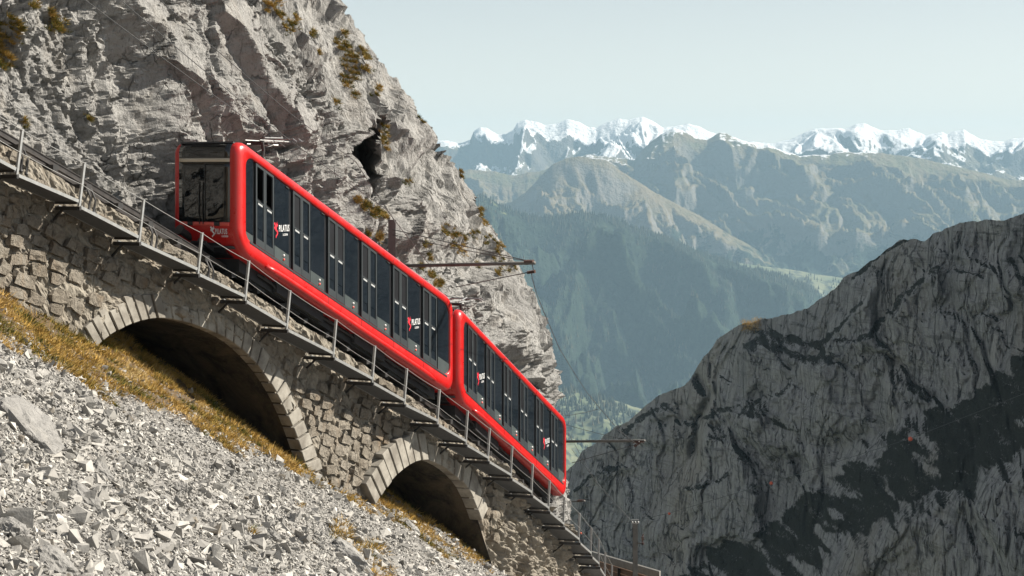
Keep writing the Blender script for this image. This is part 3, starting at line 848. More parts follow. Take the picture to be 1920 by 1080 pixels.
viaduct = empty('stone_viaduct', tuple(pt(12.0, WD, -4.0)))
VO = Vector(viaduct.location)
tag(viaduct, 'rough stone retaining wall with two arches carrying the steep rack railway', 'viaduct')
def vloc(P): return np.asarray(P, float) - np.array(VO)

def wall_d(S, h):
    """how far the rough face stands out"""
    S = np.asarray(S, float).ravel(); h = np.asarray(h, float).ravel()
    q = np.stack([S, h, 0 * S], 1)
    rough = 0.6 + 0.9 * sstep(20, 24, S)
    f1, g, val, tl = worley(q * np.array([1.6, 2.4, 1]), 91)
    f1, g2, val2, tl2 = worley(q * np.array([4.0, 5.0, 1]), 92)
    big = sstep(21.8, 23.8, S) * (0.35 * fbm(q * 0.7, 4, 95) + 0.25 * (val - 0.5) + 0.3 * tl * sstep(0, 0.25, g) + 0.22 * (ridged(q * np.array([1.7, 0.6, 1]), 5, 97, 0.6) - 1.2))
    return rough * (0.10 * (val - 0.5) + 0.12 * tl) + 0.05 * (val2 - 0.5) + 0.06 * tl2 + 0.05 * fbm(q * 6, 3, 93) + big

def build_wall():
    S = np.arange(-5, 39, 0.06)
    bnd = np.r_[A1[0, 0], A1[-1, 0], A2[0, 0], A2[-1, 0]]
    for b in bnd: S[np.argmin(abs(S - b))] = b
    nrow = 72
    top = np.full(S.shape, 0.80) + 0.06 * perlin(np.stack([S * 1.5, 0 * S, 0 * S], 1), 3)
    at = arch_top(S)
    lowr = ground_h(S) - 0.9
    low = np.where(np.isnan(at), lowr, np.maximum(at, lowr))
    q = np.linspace(0, 1, nrow)
    Hh = top[None] + (low - top)[None] * q[:, None]
    SS = np.broadcast_to(S, Hh.shape)
    d = wall_d(SS, Hh).reshape(Hh.shape)
    edge = np.where(np.isnan(at)[None], 1.0, sstep(0, 0.15, (Hh - low[None])))
    d = d * edge
    P = pt(SS, WD - d, Hh)
    V = P.reshape(-1, 3); nc = len(S)
    Fa = grid_faces(nrow, nc)
    # deck behind the parapet, back to the rock
    Bk = pt(S, 4.2, top); n0 = len(V)
    V = np.vstack([V, Bk]); i = np.arange(nc - 1)
    Fd = np.stack([i + 1, i, n0 + i, n0 + i + 1], 1)
    link('masonry', fast_mesh('masonry', vloc(V), np.vstack([Fa, Fd])), M['mortar'], viaduct)
build_wall()

# arch rings and barrels
t = NT('vault_concrete_shade'); p = t.pos()
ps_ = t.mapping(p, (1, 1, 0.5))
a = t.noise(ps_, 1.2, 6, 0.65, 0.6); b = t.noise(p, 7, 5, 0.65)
col = t.mix(t.ramp(a, (0.38, 0.0), (0.60, 1.0)), (0.015, 0.012, 0.009), (0.10, 0.075, 0.048))  # stained concrete, taken near black: the deep shade under the arches is coloured in
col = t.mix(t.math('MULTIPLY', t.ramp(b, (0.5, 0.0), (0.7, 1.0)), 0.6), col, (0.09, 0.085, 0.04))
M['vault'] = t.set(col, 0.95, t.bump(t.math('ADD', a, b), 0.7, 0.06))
t = NT('arch_stone'); p = t.pos()
a = t.noise(p, 1.6, 5, 0.6); b = t.noise(p, 12, 4, 0.65)
col = t.mix(t.ramp(a, (0.38, 0.0), (0.62, 1.0)), (0.20, 0.18, 0.15), (0.38, 0.355, 0.305))
col = t.mix(t.math('MULTIPLY', t.ramp(b, (0.55, 0.0), (0.7, 1.0)), 0.5), col, (0.22, 0.20, 0.17))
M['arch'] = t.set(col, 0.9, t.bump(b, 0.5, 0.02))
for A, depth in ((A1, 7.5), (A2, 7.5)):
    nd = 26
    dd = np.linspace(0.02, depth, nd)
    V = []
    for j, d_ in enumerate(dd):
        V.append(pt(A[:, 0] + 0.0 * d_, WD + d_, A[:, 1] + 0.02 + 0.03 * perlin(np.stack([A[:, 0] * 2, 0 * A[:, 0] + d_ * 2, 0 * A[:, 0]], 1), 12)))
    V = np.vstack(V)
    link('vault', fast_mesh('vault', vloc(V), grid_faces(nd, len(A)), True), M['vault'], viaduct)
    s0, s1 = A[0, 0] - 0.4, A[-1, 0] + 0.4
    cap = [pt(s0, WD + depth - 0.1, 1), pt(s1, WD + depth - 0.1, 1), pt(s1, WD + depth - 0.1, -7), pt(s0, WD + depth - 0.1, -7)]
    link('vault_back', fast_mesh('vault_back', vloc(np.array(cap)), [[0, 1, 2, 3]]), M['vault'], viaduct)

def ring_stone(A, f0, f1, thick, proud, back=0.3):
    """one voussoir between two fractions of the arch outline"""
    L = np.r_[0, np.cumsum(np.linalg.norm(np.diff(A, axis=0), axis=1))]; L /= L[-1]
    def at(f_):
        p_ = np.array([np.interp(f_, L, A[:, 0]), np.interp(f_, L, A[:, 1])])
        e = 0.035
        a_ = np.array([np.interp(min(1, f_ + e), L, A[:, 0]) - np.interp(max(0, f_ - e), L, A[:, 0]), np.interp(min(1, f_ + e), L, A[:, 1]) - np.interp(max(0, f_ - e), L, A[:, 1])])
        a_ /= np.linalg.norm(a_); return p_, np.array([-a_[1], a_[0]])
    g = 0.006
    (p0, n0), (p1, n1) = at(f0 + g * 0.4), at(f1 - g * 0.4)
    c = [p0 - n0 * 0.012, p1 - n1 * 0.012, p1 + n1 * thick, p0 + n0 * thick]
    pts = [pt(q[0], WD - proud, q[1]) for q in c] + [pt(q[0], WD + back, q[1]) for q in c]
    m = MB(); m.hexa([Vector(vloc(q)) for q in pts]); return m
rr = random.Random(3)
N1 = 30
for k in range(N1):
    f0, f1 = k / N1, (k + 1) / N1
    th = 0.54 + rr.uniform(-0.10, 0.08); pr = 0.07 + rr.uniform(-0.015, 0.02)
    if 0.28 < f0 < 0.50: th, pr = 0.34 + rr.uniform(-0.08, 0.10), 0.03 + rr.uniform(-0.02, 0.02)
    if f0 > 0.80: th, pr = 0.66 + rr.uniform(-0.10, 0.10), 0.10 + rr.uniform(-0.01, 0.02)
    ring_stone(A1, f0, f1, th, pr).build('arch_stone', M['arch'], viaduct, bevel=0.018)
N2 = 24
for k in range(N2):
    f0, f1 = k / N2, (k + 1) / N2
    th, pr = 0.5 + rr.uniform(-0.06, 0.06), 0.05 + rr.uniform(-0.015, 0.02)
    if f0 < 0.36: th, pr = 0.70 + 0.4 * f0 + rr.uniform(-0.06, 0.06), 0.28 + rr.uniform(-0.03, 0.03)
    elif 0.60 < f0 < 0.76: th, pr = 0.75 + rr.uniform(-0.05, 0.05), 0.16 + rr.uniform(-0.02, 0.03)
    elif f0 >= 0.76: continue
    ring_stone(A2, f0, f1, th, pr).build('arch_stone', M['arch'], viaduct, bevel=0.018)

# rough-faced wall stones
def lump(seed, k=2):
    r_ = random.Random(seed)
    bm = bmesh.new()
    bmesh.ops.create_cube(bm, size=2.0)
    bmesh.ops.subdivide_edges(bm, edges=bm.edges[:], cuts=1, use_grid_fill=True)
    for v in bm.verts:
        n_ = v.co.copy(); L = max(abs(n_.x), abs(n_.y), abs(n_.z)); r = n_.length
        v.co = n_ * (0.60 + 0.40 * L / r) * (1 + r_.uniform(-0.24, 0.20))
    bmesh.ops.triangulate(bm, faces=bm.faces[:])
    me = bpy.data.meshes.new('stone'); bm.to_mesh(me); bm.free()
    me.materials.append(M['wallrock'])
    return me
LUMPS = [lump(k) for k in range(12)]
rr = random.Random(21)
cand = []
h = 0.75
row = 0
while h > -6.5:
    ch = rr.uniform(0.24, 0.37)
    s = -4.2 + rr.uniform(0, 0.4)
    while s < 37:
        w_ = rr.uniform(0.34, 0.68)
        s_, h_ = s + w_ / 2, h - ch / 2 + rr.uniform(-0.05, 0.05)
        at = float(arch_top(np.array([s_]))[0])
        gh = float(ground_h(np.array([s_]))[0])
        ok = h_ > gh - 0.1
        for A, lim in ((A1, 0.80), (A2, 0.72)):
            dmin = np.min(np.hypot(A[:, 0] - s_, A[:, 1] - h_))
            if dmin < lim or (A[0, 0] < s_ < A[-1, 0] and h_ < np.interp(s_, A[:, 0], A[:, 1])): ok = False
        if s_ > 23.2: ok = False
        if h_ > 0.02 and rr.random() < 0.62: ok = False
        if rr.random() < 0.12: ok = False
        if ok: cand.append((s_, h_, w_, ch))
        s += w_ + rr.uniform(0.03, 0.10)
    h -= ch + 0.03
vis = []
for c in cand:
    p_ = pt(c[0], WD, c[1]); q_ = proj(p_)
    on = -20 < q_[0] < 1120 and q_[1] < 1085 and c[1] < 0.55
    vis.append((0 if on else 1, p_[1], c))
vis.sort(key=lambda q: (q[0], q[1]))
rest_v, rest_f = [], []
for k, (off, D_, (s_, h_, w_, ch)) in enumerate(vis):
    me = LUMPS[k % 12]
    pos = pt(s_, WD - 0.01, h_); tt = tang(s_); nn_ = Vector((tt[1], -tt[0], 0))
    tv = Vector((tt[0], tt[1], -GRADE * rr.uniform(0.35, 0.9))).normalized()
    up = nn_.cross(tv); up = up if up.z > 0 else -up
    R_ = Matrix((tv, nn_, up)).transposed().to_4x4()
    R_ = R_ @ Matrix.Rotation(rr.uniform(-0.22, 0.22), 4, 'Y') @ Matrix.Diagonal((w_ / 2 * 1.02, rr.uniform(0.07, 0.16), ch / 2 * rr.uniform(0.85, 1.12), 1))
    Mx = Matrix.Translation(Vector(vloc(pos))) @ R_
    if k < 236:
        o = link('stone', me, None, viaduct)
        o.matrix_basis = Mx
    else:
        b_ = len(rest_v)
        rest_v += [Mx @ v.co for v in me.vertices]; rest_f += [[b_ + i for i in p_.vertices] for p_ in me.polygons]
if rest_v:
    o = link('small_stones', fast_mesh('small_stones', rest_v, rest_f), M['wallrock'], viaduct); o['kind'] = 'stuff'

# ------------------------------------------------------------------ rack railway track
DC = 1.65
track = empty('railway_track', tuple(pt(4.0, DC, 1.0)))
TO = Vector(track.location)
tag(track, 'steep rack railway track with dark steel rails climbing past the rock', 'railway track')
Sx = np.arange(-6, 41, 0.5)
def rail_mesh(d, h, prof):
    P = []
    for s_ in Sx:
        for (a_, b_) in prof: P.append(pt(s_, d - a_, h + b_))
    k = len(prof); f_ = []
    for i in range(len(Sx) - 1):
        for j in range(k):
            f_.append((i * k + j, i * k + (j + 1) % k, (i + 1) * k + (j + 1) % k, (i + 1) * k + j))
    return fast_mesh('rail', np.array(P) - np.array(TO), f_)
RP_ = [(-0.06, -0.17), (0.06, -0.17), (0.06, -0.15), (0.012, -0.13), (0.012, -0.035), (0.033, -0.025), (0.033, 0.0), (-0.033, 0.0), (-0.033, -0.025), (-0.012, -0.035), (-0.012, -0.13), (-0.06, -0.15)]
for d_ in (DC - 0.42, DC + 0.42): link('rail', rail_mesh(d_, 1.22, RP_), M['rail'], track)
link('rack', rail_mesh(DC, 1.24, [(-0.06, -0.16), (0.06, -0.16), (0.06, 0.0), (-0.06, 0.0)]), M['rail'], track)
for k, s_ in enumerate(np.arange(-5.6, 40, 1.05)):
    m = MB(); m.bar(Vector(pt(s_, DC - 0.72, 0.97)) - TO, Vector(pt(s_, DC + 0.75, 0.97)) - TO, 0.16, 0.14)
    slp = m.build('sleeper', M['steel_dark'], track)
    if s_ < 9 and k % 2 == 0:
        m = MB()
        for ds in (0.0, 0.16):
            m.tube([Vector(pt(s_ + ds, DC - 0.60, 1.02)) - TO, Vector(pt(s_ + ds - 0.05, WD - 0.13, 0.70)) - TO, Vector(pt(s_ + ds - 0.12, WD - 0.15, 0.38)) - TO], [0.028, 0.026, 0.035], 6)
            m.ball(Vector(pt(s_ + ds - 0.12, WD - 0.15, 0.36)) - TO, 0.05, 6, 4)
        m.build('anchor_rod', M['steel_dark'], track)

# ------------------------------------------------------------------ walkway
POST_PX = [(30.6, 327), (147.8, 386.7), (260, 453.6), (370.4, 513.3), (459, 563.8), (537, 617.5), (624.3, 670), (697.8, 717), (758, 758), (820, 795.6), (873.4, 833.4), (915, 864.7), (958, 896.9), (996.9, 928.7), (1029, 958.4), (1057, 988), (1086, 1016.9), (1108.7, 1042.8), (1123.4, 1062.5)]
_os = np.linspace(-8, 42, 5001); _op = proj(pt(_os, 0.0))
PS = [(-1.95, 0.0)]
for x, y in POST_PX:
    i = int(np.searchsorted(_op[:, 0], x)); s_ = _os[i]; D_ = pt(s_)[1]
    PS.append((s_, (_op[i, 1] - y) * D_ / F))
PS += [(35.6, 0.0), (37.6, 0.0)]
ORD = ['topmost', 'second', 'third', 'fourth', 'fifth', 'sixth', 'seventh', 'eighth', 'ninth', 'tenth', 'eleventh', 'twelfth', 'thirteenth', 'fourteenth', 'fifteenth', 'sixteenth', 'seventeenth', 'eighteenth', 'nineteenth']
BESIDE = ['by the bare rails at the left edge of the photo', 'by the bare rails above the dark netted wall', 'by the rails above the left foot of the big arch', 'in front of the upper railcar nose', 'below the front wheels of the upper railcar', 'under the first doors of the upper railcar', 'above the right leg of the big arch',
          'under the middle doors of the upper railcar', 'above the pale block ring of the big arch', 'above the stone pier between the two arches', 'under the rear corner of the upper railcar', 'above the left shoulder of the small arch', 'above the crown of the small arch',
          'below the front doors of the lower railcar', 'above the right shoulder of the small arch', 'under the tail of the lower railcar', 'against the shaded rock face below the lower railcar', 'beside the end of the concrete gallery', 'at the bottom edge of the photo']
WW = 0.80
LEAN = math.radians(9)
post_tops = []
for k, (s0, h0) in enumerate(PS):
    b0 = Vector(pt(s0, 0.0, h0))
    t0 = Vector(tang(s0)); n_in = Vector((-t0.y, t0.x, 0))
    vis_k = k - 1
    e = empty('walkway_section', b0)
    if 0 <= vis_k < 19: lab = 'steel grating walkway step with handrail post, %s from the top, %s' % (ORD[vis_k], BESIDE[vis_k])
    else: lab = {-1: 'end of a grating walkway step cut off by the left edge of the photo', 19: 'thin handrail post standing left of the free standing mast at the bottom', 20: 'lowest thin handrail post, just left of the free standing mast'}[vis_k]
    words_ = lab.split()
    tag(e, ' '.join(words_) if len(words_) <= 16 else ' '.join(('grating walkway step and post %s from the top, %s' % (ORD[max(0, min(18, vis_k))], BESIDE[max(0, min(18, vis_k))])).split()[:16]), 'walkway step', 'walkway steps along the track')
    # post: angle section, leaning a little downhill
    ax = (t0 * math.sin(LEAN) + Vector((0, 0, math.cos(LEAN)))).normalized()
    tp = b0 + ax * 1.05
    post_tops.append((tp, b0 + ax * 0.52))
    m = MB()
    L0 = Vector((0, 0, 0)); L1 = ax * 1.05
    m.hexa([L0, t0 * 0.055, t0 * 0.055 + n_in * 0.012, n_in * 0.012, L1, L1 + t0 * 0.055, L1 + t0 * 0.055 + n_in * 0.012, L1 + n_in * 0.012])
    m.hexa([L0 + n_in * 0.014, n_in * 0.014 + t0 * 0.012, n_in * 0.065 + t0 * 0.012, n_in * 0.065, L1 + n_in * 0.014, L1 + n_in * 0.014 + t0 * 0.012, L1 + n_in * 0.065 + t0 * 0.012, L1 + n_in * 0.065])
    m.build('post', M['steel'], e)
    # bracket out of the wall, with a strut
    m = MB()
    m.bar(n_in * -0.05 + Vector((0, 0, -0.05)), n_in * (WD + 0.25) + Vector((0, 0, -0.05)), 0.06, 0.09)
    m.bar(n_in * (WW * 0.75) + Vector((0, 0, -0.09)), n_in * (WD + 0.05) + Vector((0, 0, -0.42)), 0.05, 0.05)
    m.build('bracket', M['steel_dark'], e)
    if k + 1 < len(PS):
        s1, h1 = PS[k + 1]
        b1 = Vector(pt(s1, 0.0, h1)); v = b1 - b0
        t1 = Vector(tang(s1)); n1_ = Vector((-t1.y, t1.x, 0))
        lo0, lo1 = Vector((0, 0, -0.02)), Vector((0, 0, 0.12))
        c0o = t0 * 0.04 + lo0; c1o = v + lo1 - t1 * 0.02
        c0i = n_in * WW + t0 * 0.04 + lo0; c1i = v + n1_ * WW + lo1 - t1 * 0.02
        m = MB()
        n_sl = max(14, int(v.length / 0.11))
        for j in range(n_sl):
            f_ = (j + 0.3) / n_sl
            m.bar(c0o.lerp(c1o, f_), c0i.lerp(c1i, f_), 0.02, 0.03)
        for j in range(15):
            f_ = (j + 0.5) / 15
            m.bar(c0o.lerp(c0i, f_) + Vector((0, 0, -0.01)), c1o.lerp(c1i, f_) + Vector((0, 0, -0.01)), 0.024, 0.052)
        m.build('grating', M['grating'], e)
        m = MB()
        m.bar(c0o + Vector((0, 0, 0.0)), c1o, 0.03, 0.075); m.build('stringer', M['steel'], e)
        m = MB(); m.bar(c0i, c1i, 0.05, 0.10); m.build('stringer', M['steel'], e)
        m = MB(); m.bar(c1o - v.normalized() * 0.03 - Vector((0, 0, 0.03)), c1i - v.normalized() * 0.03 - Vector((0, 0, 0.03)), 0.05, 0.11); m.build('tread_edge', M['steel_dark'], e)
def cable(name, pts, r, mat, label, cat, sag=0.02, group=None):
    P = []
    for a_, b_ in zip(pts[:-1], pts[1:]):
        n_ = 6
        for j in range(n_):
            f_ = j / n_; q = Vector(a_).lerp(Vector(b_), f_); q.z -= sag * 4 * f_ * (1 - f_) * (Vector(b_) - Vector(a_)).length
            P.append(q)
    P.append(Vector(pts[-1]))
    m = MB(); m.tube(P, r, 5)
    return tag(m.build(name, mat, None, True), label, cat, group)
cable('handrail_cable', [q[0] - Vector((0, 0, 0.02)) for q in post_tops], 0.008, M['cable'], 'upper thin steel handrail cable running through the tops of the walkway posts', 'handrail cable', 0.012)
cable('handrail_cable', [q[1] for q in post_tops], 0.007, M['cable'], 'lower thin steel handrail cable at half height of the walkway posts', 'handrail cable', 0.012)

# ------------------------------------------------------------------ railcars
W2 = 1.10
GR = 0.4455
CA0, CA1 = -0.84, 10.22
CZ0, CZ1 = -0.50, 2.53
def rrect(a0, a1, z0, z1, radii, n=9, ins=0.0):
    """rounded outline, radii for (front-top, rear-top, rear-bottom, front-bottom); same point count always"""
    a0 += ins; a1 -= ins; z0 += ins; z1 -= ins
    out = []
    for (cx, cz, r, t0) in ((a0, z1, radii[0], 180), (a1, z1, radii[1], 90), (a1, z0, radii[2], 0), (a0, z0, radii[3], -90)):
        r = max(0.02, r - ins)
        sx = 1 if cx == a0 else -1; sz = 1 if cz == z0 else -1
        for k in range(n):
            t_ = math.radians(t0 - 90 * k / (n - 1))
            out.append((cx + sx * r + r * math.cos(t_), cz + sz * r + r * math.sin(t_)))
    # points along the straight runs so that the long sides are not single quads
    full = []
    for k in range(len(out)):
        p_, q_ = out[k], out[(k + 1) % len(out)]
        full.append(p_)
        if k % n == n - 1:
            m_ = 8
            for j in range(1, m_): full.append((p_[0] + (q_[0] - p_[0]) * j / m_, p_[1] + (q_[1] - p_[1]) * j / m_))
    return full
OUT_R = (0.48, 0.42, 0.55, 0.62)
OPEN = (-0.47, 9.93, 0.0, 2.22); OPEN_R = (0.34, 0.30, 0.36, 0.18)
def sh(v): return (v[0], v[1], v[2] - GR * v[0])

def bake_text(body, size, tf, name, mat, parent, bold=0.0, sx=1.0):
    cu = bpy.data.curves.new('t', 'FONT'); cu.body = body; cu.size = size; cu.offset = bold; cu.extrude = 0.003; cu.space_character = 1.22; cu.resolution_u = 3
    o = bpy.data.objects.new('t', cu); COL.objects.link(o)
    dg = bpy.context.evaluated_depsgraph_get(); dg.update()
    me = bpy.data.meshes.new_from_object(o.evaluated_get(dg))
    bpy.data.objects.remove(o); bpy.data.curves.remove(cu)
    for v in me.vertices: v.co = Vector(tf((v.co.x * sx, v.co.y, v.co.z)))
    me.name = name; me.materials.clear(); me.materials.append(mat)
    return link(name, me, None, parent)

DRAGON = [(0.00, 0.46), (0.10, 0.56), (0.22, 0.52), (0.18, 0.44), (0.30, 0.42), (0.46, 0.60), (0.42, 0.40), (0.56, 0.44), (0.48, 0.28), (0.36, 0.22), (0.40, 0.08), (0.52, 0.00), (0.58, -0.14), (0.50, -0.28), (0.34, -0.36), (0.36, -0.46), (0.24, -0.42), (0.28, -0.30), (0.40, -0.22), (0.44, -0.12), (0.36, -0.04), (0.24, 0.02), (0.18, 0.14), (0.04, 0.10), (0.10, 0.20), (0.00, 0.22), (0.14, 0.30), (0.10, 0.40)]
def emblem(tf, size, mat, parent):
    m = MB(); n_ = len(DRAGON)
    v0 = [(x * size, z * size, 0.0) for x, z in DRAGON]; v1 = [(x * size, z * size, 0.004) for x, z in DRAGON]
    m.add(v0 + v1, [tuple(range(n_, 2 * n_))] + [(k, (k + 1) % n_, n_ + (k + 1) % n_, n_ + k) for k in range(n_)])
    return m.build('dragon_emblem', mat, parent, tf=tf)

def build_car(P0, T, label, first):
    T = Vector((T[0], T[1], 0)).normalized(); Nn = Vector((T.y, -T.x, 0))
    rot = math.atan2(T.y, T.x)
    org = Vector(P0) - Nn * W2
    car = empty('railcar', org, rot)
    tag(car, label, 'railcar', 'red railcars on the rack track')
    # ---- shell: sides with the long window opening, fillets, roof, ends, floor
    loops = []
    r = 0.20
    def ring(ins, y): return [sh((a, y, z)) for a, z in rrect(CA0, CA1, CZ0, CZ1, OUT_R, ins=ins)]
    def oring(y, ins=0.0): return [sh((a, y, z)) for a, z in rrect(*OPEN, OPEN_R, ins=ins)]
    side = [oring(-(W2 - 0.16)), oring(-(W2 - 0.02)), oring(-W2, -0.02)]
    for k in range(6):
        th = math.radians(90 - 18 * k)
        side.append(ring(r * (1 - math.sin(math.radians(90 - 18 * k + 0))) if False else r * (1 - math.cos(math.radians(90 - 18 * k))) , -(W2 - r + r * math.sin(math.radians(90 - 18 * k)))))
    # inset falls from r to 0 while y goes from W2 to W2-r
    loops = side
    far = [[(x, -y, z) for x, y, z in lp] for lp in reversed(side)]
    loops = side + far
    n_ = len(loops[0]); V = [p for lp in loops for p in lp]; Fs = []
    for i in range(len(loops) - 1):
        for j in range(n_):
            Fs.append((i * n_ + j, i * n_ + (j + 1) % n_, (i + 1) * n_ + (j + 1) % n_, (i + 1) * n_ + j))
    m = MB(); m.add(V, Fs)
    body = m.build('body', M['red'], car, True)
    # ---- lining (dark cabin inside)
    m = MB()
    def pbox(mb, a0, a1, y0, y1, z0, z1):
        mb.hexa([sh((a0, y0, z0)), sh((a0, y1, z0)), sh((a0, y1, z1)), sh((a0, y0, z1)), sh((a1, y0, z0)), sh((a1, y1, z0)), sh((a1, y1, z1)), sh((a1, y0, z1))])
    pbox(m, CA0 + 0.12, CA1 - 0.12, 0.86, 0.90, -0.3, 2.45)
    pbox(m, CA0 + 0.12, CA1 - 0.12, -0.86, 0.86, 2.40, 2.44)
    pbox(m, CA0 + 0.12, CA1 - 0.12, -0.86, 0.86, -0.36, -0.32)
    m.build('cabin_lining', M['lining'], car, tf=None)
    # ---- side (near and far): backing, windows, doors
    yg = W2 - 0.045
    for sd in (-1, 1):
        y_out, y_in = sd * yg, sd * (yg - 0.03)
        per = 1.68
        def sbox(a0, a1, z0, z1, off, name, mat, parent):
            mb = MB(); y0, y1 = sd * (yg + off), sd * (yg - 0.03 + off)
            pbox(mb, a0, a1, min(y0, y1), max(y0, y1), z0, z1)
            return mb.build(name, mat, parent)
        # dark backing runs behind everything except the open upper panes of the first door pair
        mb = MB(); yb0, yb1 = sorted((sd * (yg - 0.045), sd * (yg - 0.075)))
        if sd < 0 and first:
            pbox(mb, OPEN[0] - 0.08, 0.05, yb0, yb1, -0.06, 2.28); pbox(mb, 0.05, 0.78, yb0, yb1, -0.06, 1.30); pbox(mb, 0.05, 0.78, yb0, yb1, 2.12, 2.28); pbox(mb, 0.78, OPEN[1] + 0.08, yb0, yb1, -0.06, 2.28)
        else:
            pbox(mb, OPEN[0] - 0.08, OPEN[1] + 0.08, yb0, yb1, -0.06, 2.28)
        mb.build('pillar_band', M['black'], car)
        if sd > 0:
            for k in range(6): sbox(k * per + 0.02, (k + 1) * per - 0.22, 0.1, 2.15, 0, 'window', M['glass'], car)
            continue
        # end window before the first door
        sbox(OPEN[0] - 0.05, -0.12, 0.22, 2.26, 0.0, 'window', M['glass'], car)
        sbox(OPEN[0] - 0.05, -0.12, -0.04, 0.20, 0.0, 'lower_panel', M['panel'], car)
        for k in range(6):
            a = k * per
            # door pair
            for q in (0, 1):
                d0 = a + 0.0 + q * 0.405; d1 = d0 + 0.395
                dr = MB(); fw = 0.055
                y0, y1 = sorted((sd * (yg + 0.012), sd * (yg - 0.035)))
                pbox(dr, d0, d0 + fw, y0, y1, 0.02, 2.20); pbox(dr, d1 - fw, d1, y0, y1, 0.02, 2.20)
                pbox(dr, d0 + fw, d1 - fw, y0, y1, 2.13, 2.20); pbox(dr, d0 + fw, d1 - fw, y0, y1, 0.02, 0.22)
                pbox(dr, d0 + fw, d1 - fw, y0, y1, 1.20, 1.235)
                door = dr.build('door', M['frame'], car)
                if not (first and k == 0):
                    sbox(d0 + fw + 0.003, d1 - fw - 0.003, 1.245, 2.125, -0.012 if (k + q) % 3 else -0.005, 'upper_pane', M['black'] if (k * 2 + q) % 4 != 3 else M['glass'], door)
                sbox(d0 + fw + 0.003, d1 - fw - 0.003, 0.50, 1.195, -0.004, 'middle_pane', M['glass'], door)
                sbox(d0 + fw + 0.003, d1 - fw - 0.003, 0.23, 0.485, -0.010, 'lower_pane', M['glass'], door)
                sbox(d0 + fw + 0.05, d1 - fw - 0.04, 1.135, 1.185, 0.006, 'white_label', M['label'], door)
            if k < 5:
                w0, w1 = a + 0.83, a + 1.49
                sbox(w0, w1, 0.36, 2.20, 0.0, 'window', M['glass'], car)
                sbox(w0, w1, 0.02, 0.35, 0.002, 'lower_panel', M['panel'], car)
                bt = MB(); bt.ball(sh((w0 + 0.42, sd * (yg + 0.01), 0.24)), 0.035, 8, 5); b_ = bt.build('door_button', M['white'], car)
                bt = MB(); bt.ball(sh((w0 + 0.42, sd * (yg + 0.01), 0.13)), 0.035, 8, 5); bt.build('door_button', M['coral'], car)
                lt = MB(); pbox(lt, w0 + 0.5, w0 + 0.64, sd * (yg + 0.02) - 0.01, sd * (yg + 0.02) + 0.01, 2.14, 2.17); lt.build('marker_lamp', M['steel_dark'], car)
            else:
                sbox(a + 0.87, OPEN[1] + 0.05, 0.42, 2.26, 0.0, 'window', M['glass'], car)
                sbox(a + 0.87, OPEN[1] + 0.05, -0.04, 0.41, 0.002, 'lower_panel', M['panel'], car)
        # lettering on the first and fifth windows
        for k in ((0, 4) if first else (0, 4)):
            w0 = k * per + 0.83
            y_t = sd * (yg + 0.004)
            def tf(v, w0=w0): return (w0 + 0.20 + v[0], y_t - v[2], 0.80 + v[1] - GR * (w0 + 0.20))
            bake_text('PILATUS', 0.25, tf, 'lettering', M['white'], car, 0.004, 0.44)
            def tf2(v, w0=w0): return (w0 + 0.38 + v[0], y_t - v[2], 0.68 + v[1] - GR * (w0 + 0.20))
            bake_text('LUZERN', 0.085, tf2, 'lettering', M['white'], car, 0.001, 0.62)
            def tf3(v, w0=w0): return (w0 - 0.03 + v[0] * 0.8, y_t - v[2], 0.82 + v[1] - GR * (w0 + 0.20))
            emblem(tf3, 0.42, M['emblem'], car)
    # ---- sill strip under the windows and the bulged skirt rail
    mb = MB(); pbox(mb, OPEN[0] + 0.15, OPEN[1] - 0.2, -(W2 + 0.012), -(W2 - 0.05), -0.075, -0.02); mb.build('sill_strip', M['frame'], car)
    for k in range(1, 6):
        mb = MB(); a = k * 1.68 - 0.06
        pbox(mb, a, a + 0.014, -(W2 + 0.003), -(W2 - 0.02), -0.30, -0.085); pbox(mb, a, a + 0.014, -(W2 + 0.003), -(W2 - 0.02), 2.25, CZ1 - 0.20)
        mb.build('panel_seam', M['under'], car)
    mb = MB(); pts = []
    for k in range(24):
        a = 0.42 + (9.05 - 0.42) * k / 23
        e_ = min(1, min(k, 23 - k) / 1.5)
        pts.append(sh((a, -(W2 - 0.02), -0.37 - 0.03 * (1 - e_))))
    mb.tube(pts, [0.055] + [0.085] * 22 + [0.055], 10); mb.build('skirt_rail', M['red'], car, True)
    # ---- front end
    prof = [(a, z) for a, z in rrect(CA0, CA1, CZ0, CZ1, OUT_R)][:]
    # front outline from low to high: last corner (front-bottom) end ... first corner (front-top)
    def front_x(z):
        if z > CZ1 - OUT_R[0]:
            q = (z - (CZ1 - OUT_R[0])) / OUT_R[0]; return CA0 + OUT_R[0] * (1 - math.sqrt(max(0, 1 - q * q)))
        if z < CZ0 + OUT_R[3]:
            q = ((CZ0 + OUT_R[3]) - z) / OUT_R[3]; return CA0 + OUT_R[3] * (1 - math.sqrt(max(0, 1 - q * q)))
        return CA0
    def strip(name, zs, y0, y1, off, mat, roof_to=None, rnd=0.0):
        P = []
        for z in zs:
            x = front_x(z); P.append((x - off, z + (off if z > CZ1 - 0.12 else 0)))
        if roof_to is not None:
            for a in np.linspace(CA0 + OUT_R[0] + 0.02, roof_to, 4): P.append((a, CZ1 + off))
        mb = MB(); vs = []; k_ = len(P)
        ys = np.linspace(y0, y1, 9)
        for x, z in P:
            for y in ys: vs.append(sh((x, y, z)))
        fs = [(i * 9 + j, i * 9 + j + 1, (i + 1) * 9 + j + 1, (i + 1) * 9 + j) for i in range(k_ - 1) for j in range(8)]
        # back side gives it thickness
        b_ = len(vs)
        for x, z in P:
            for y in ys: vs.append(sh((x + 0.03, y, z - 0.02)))
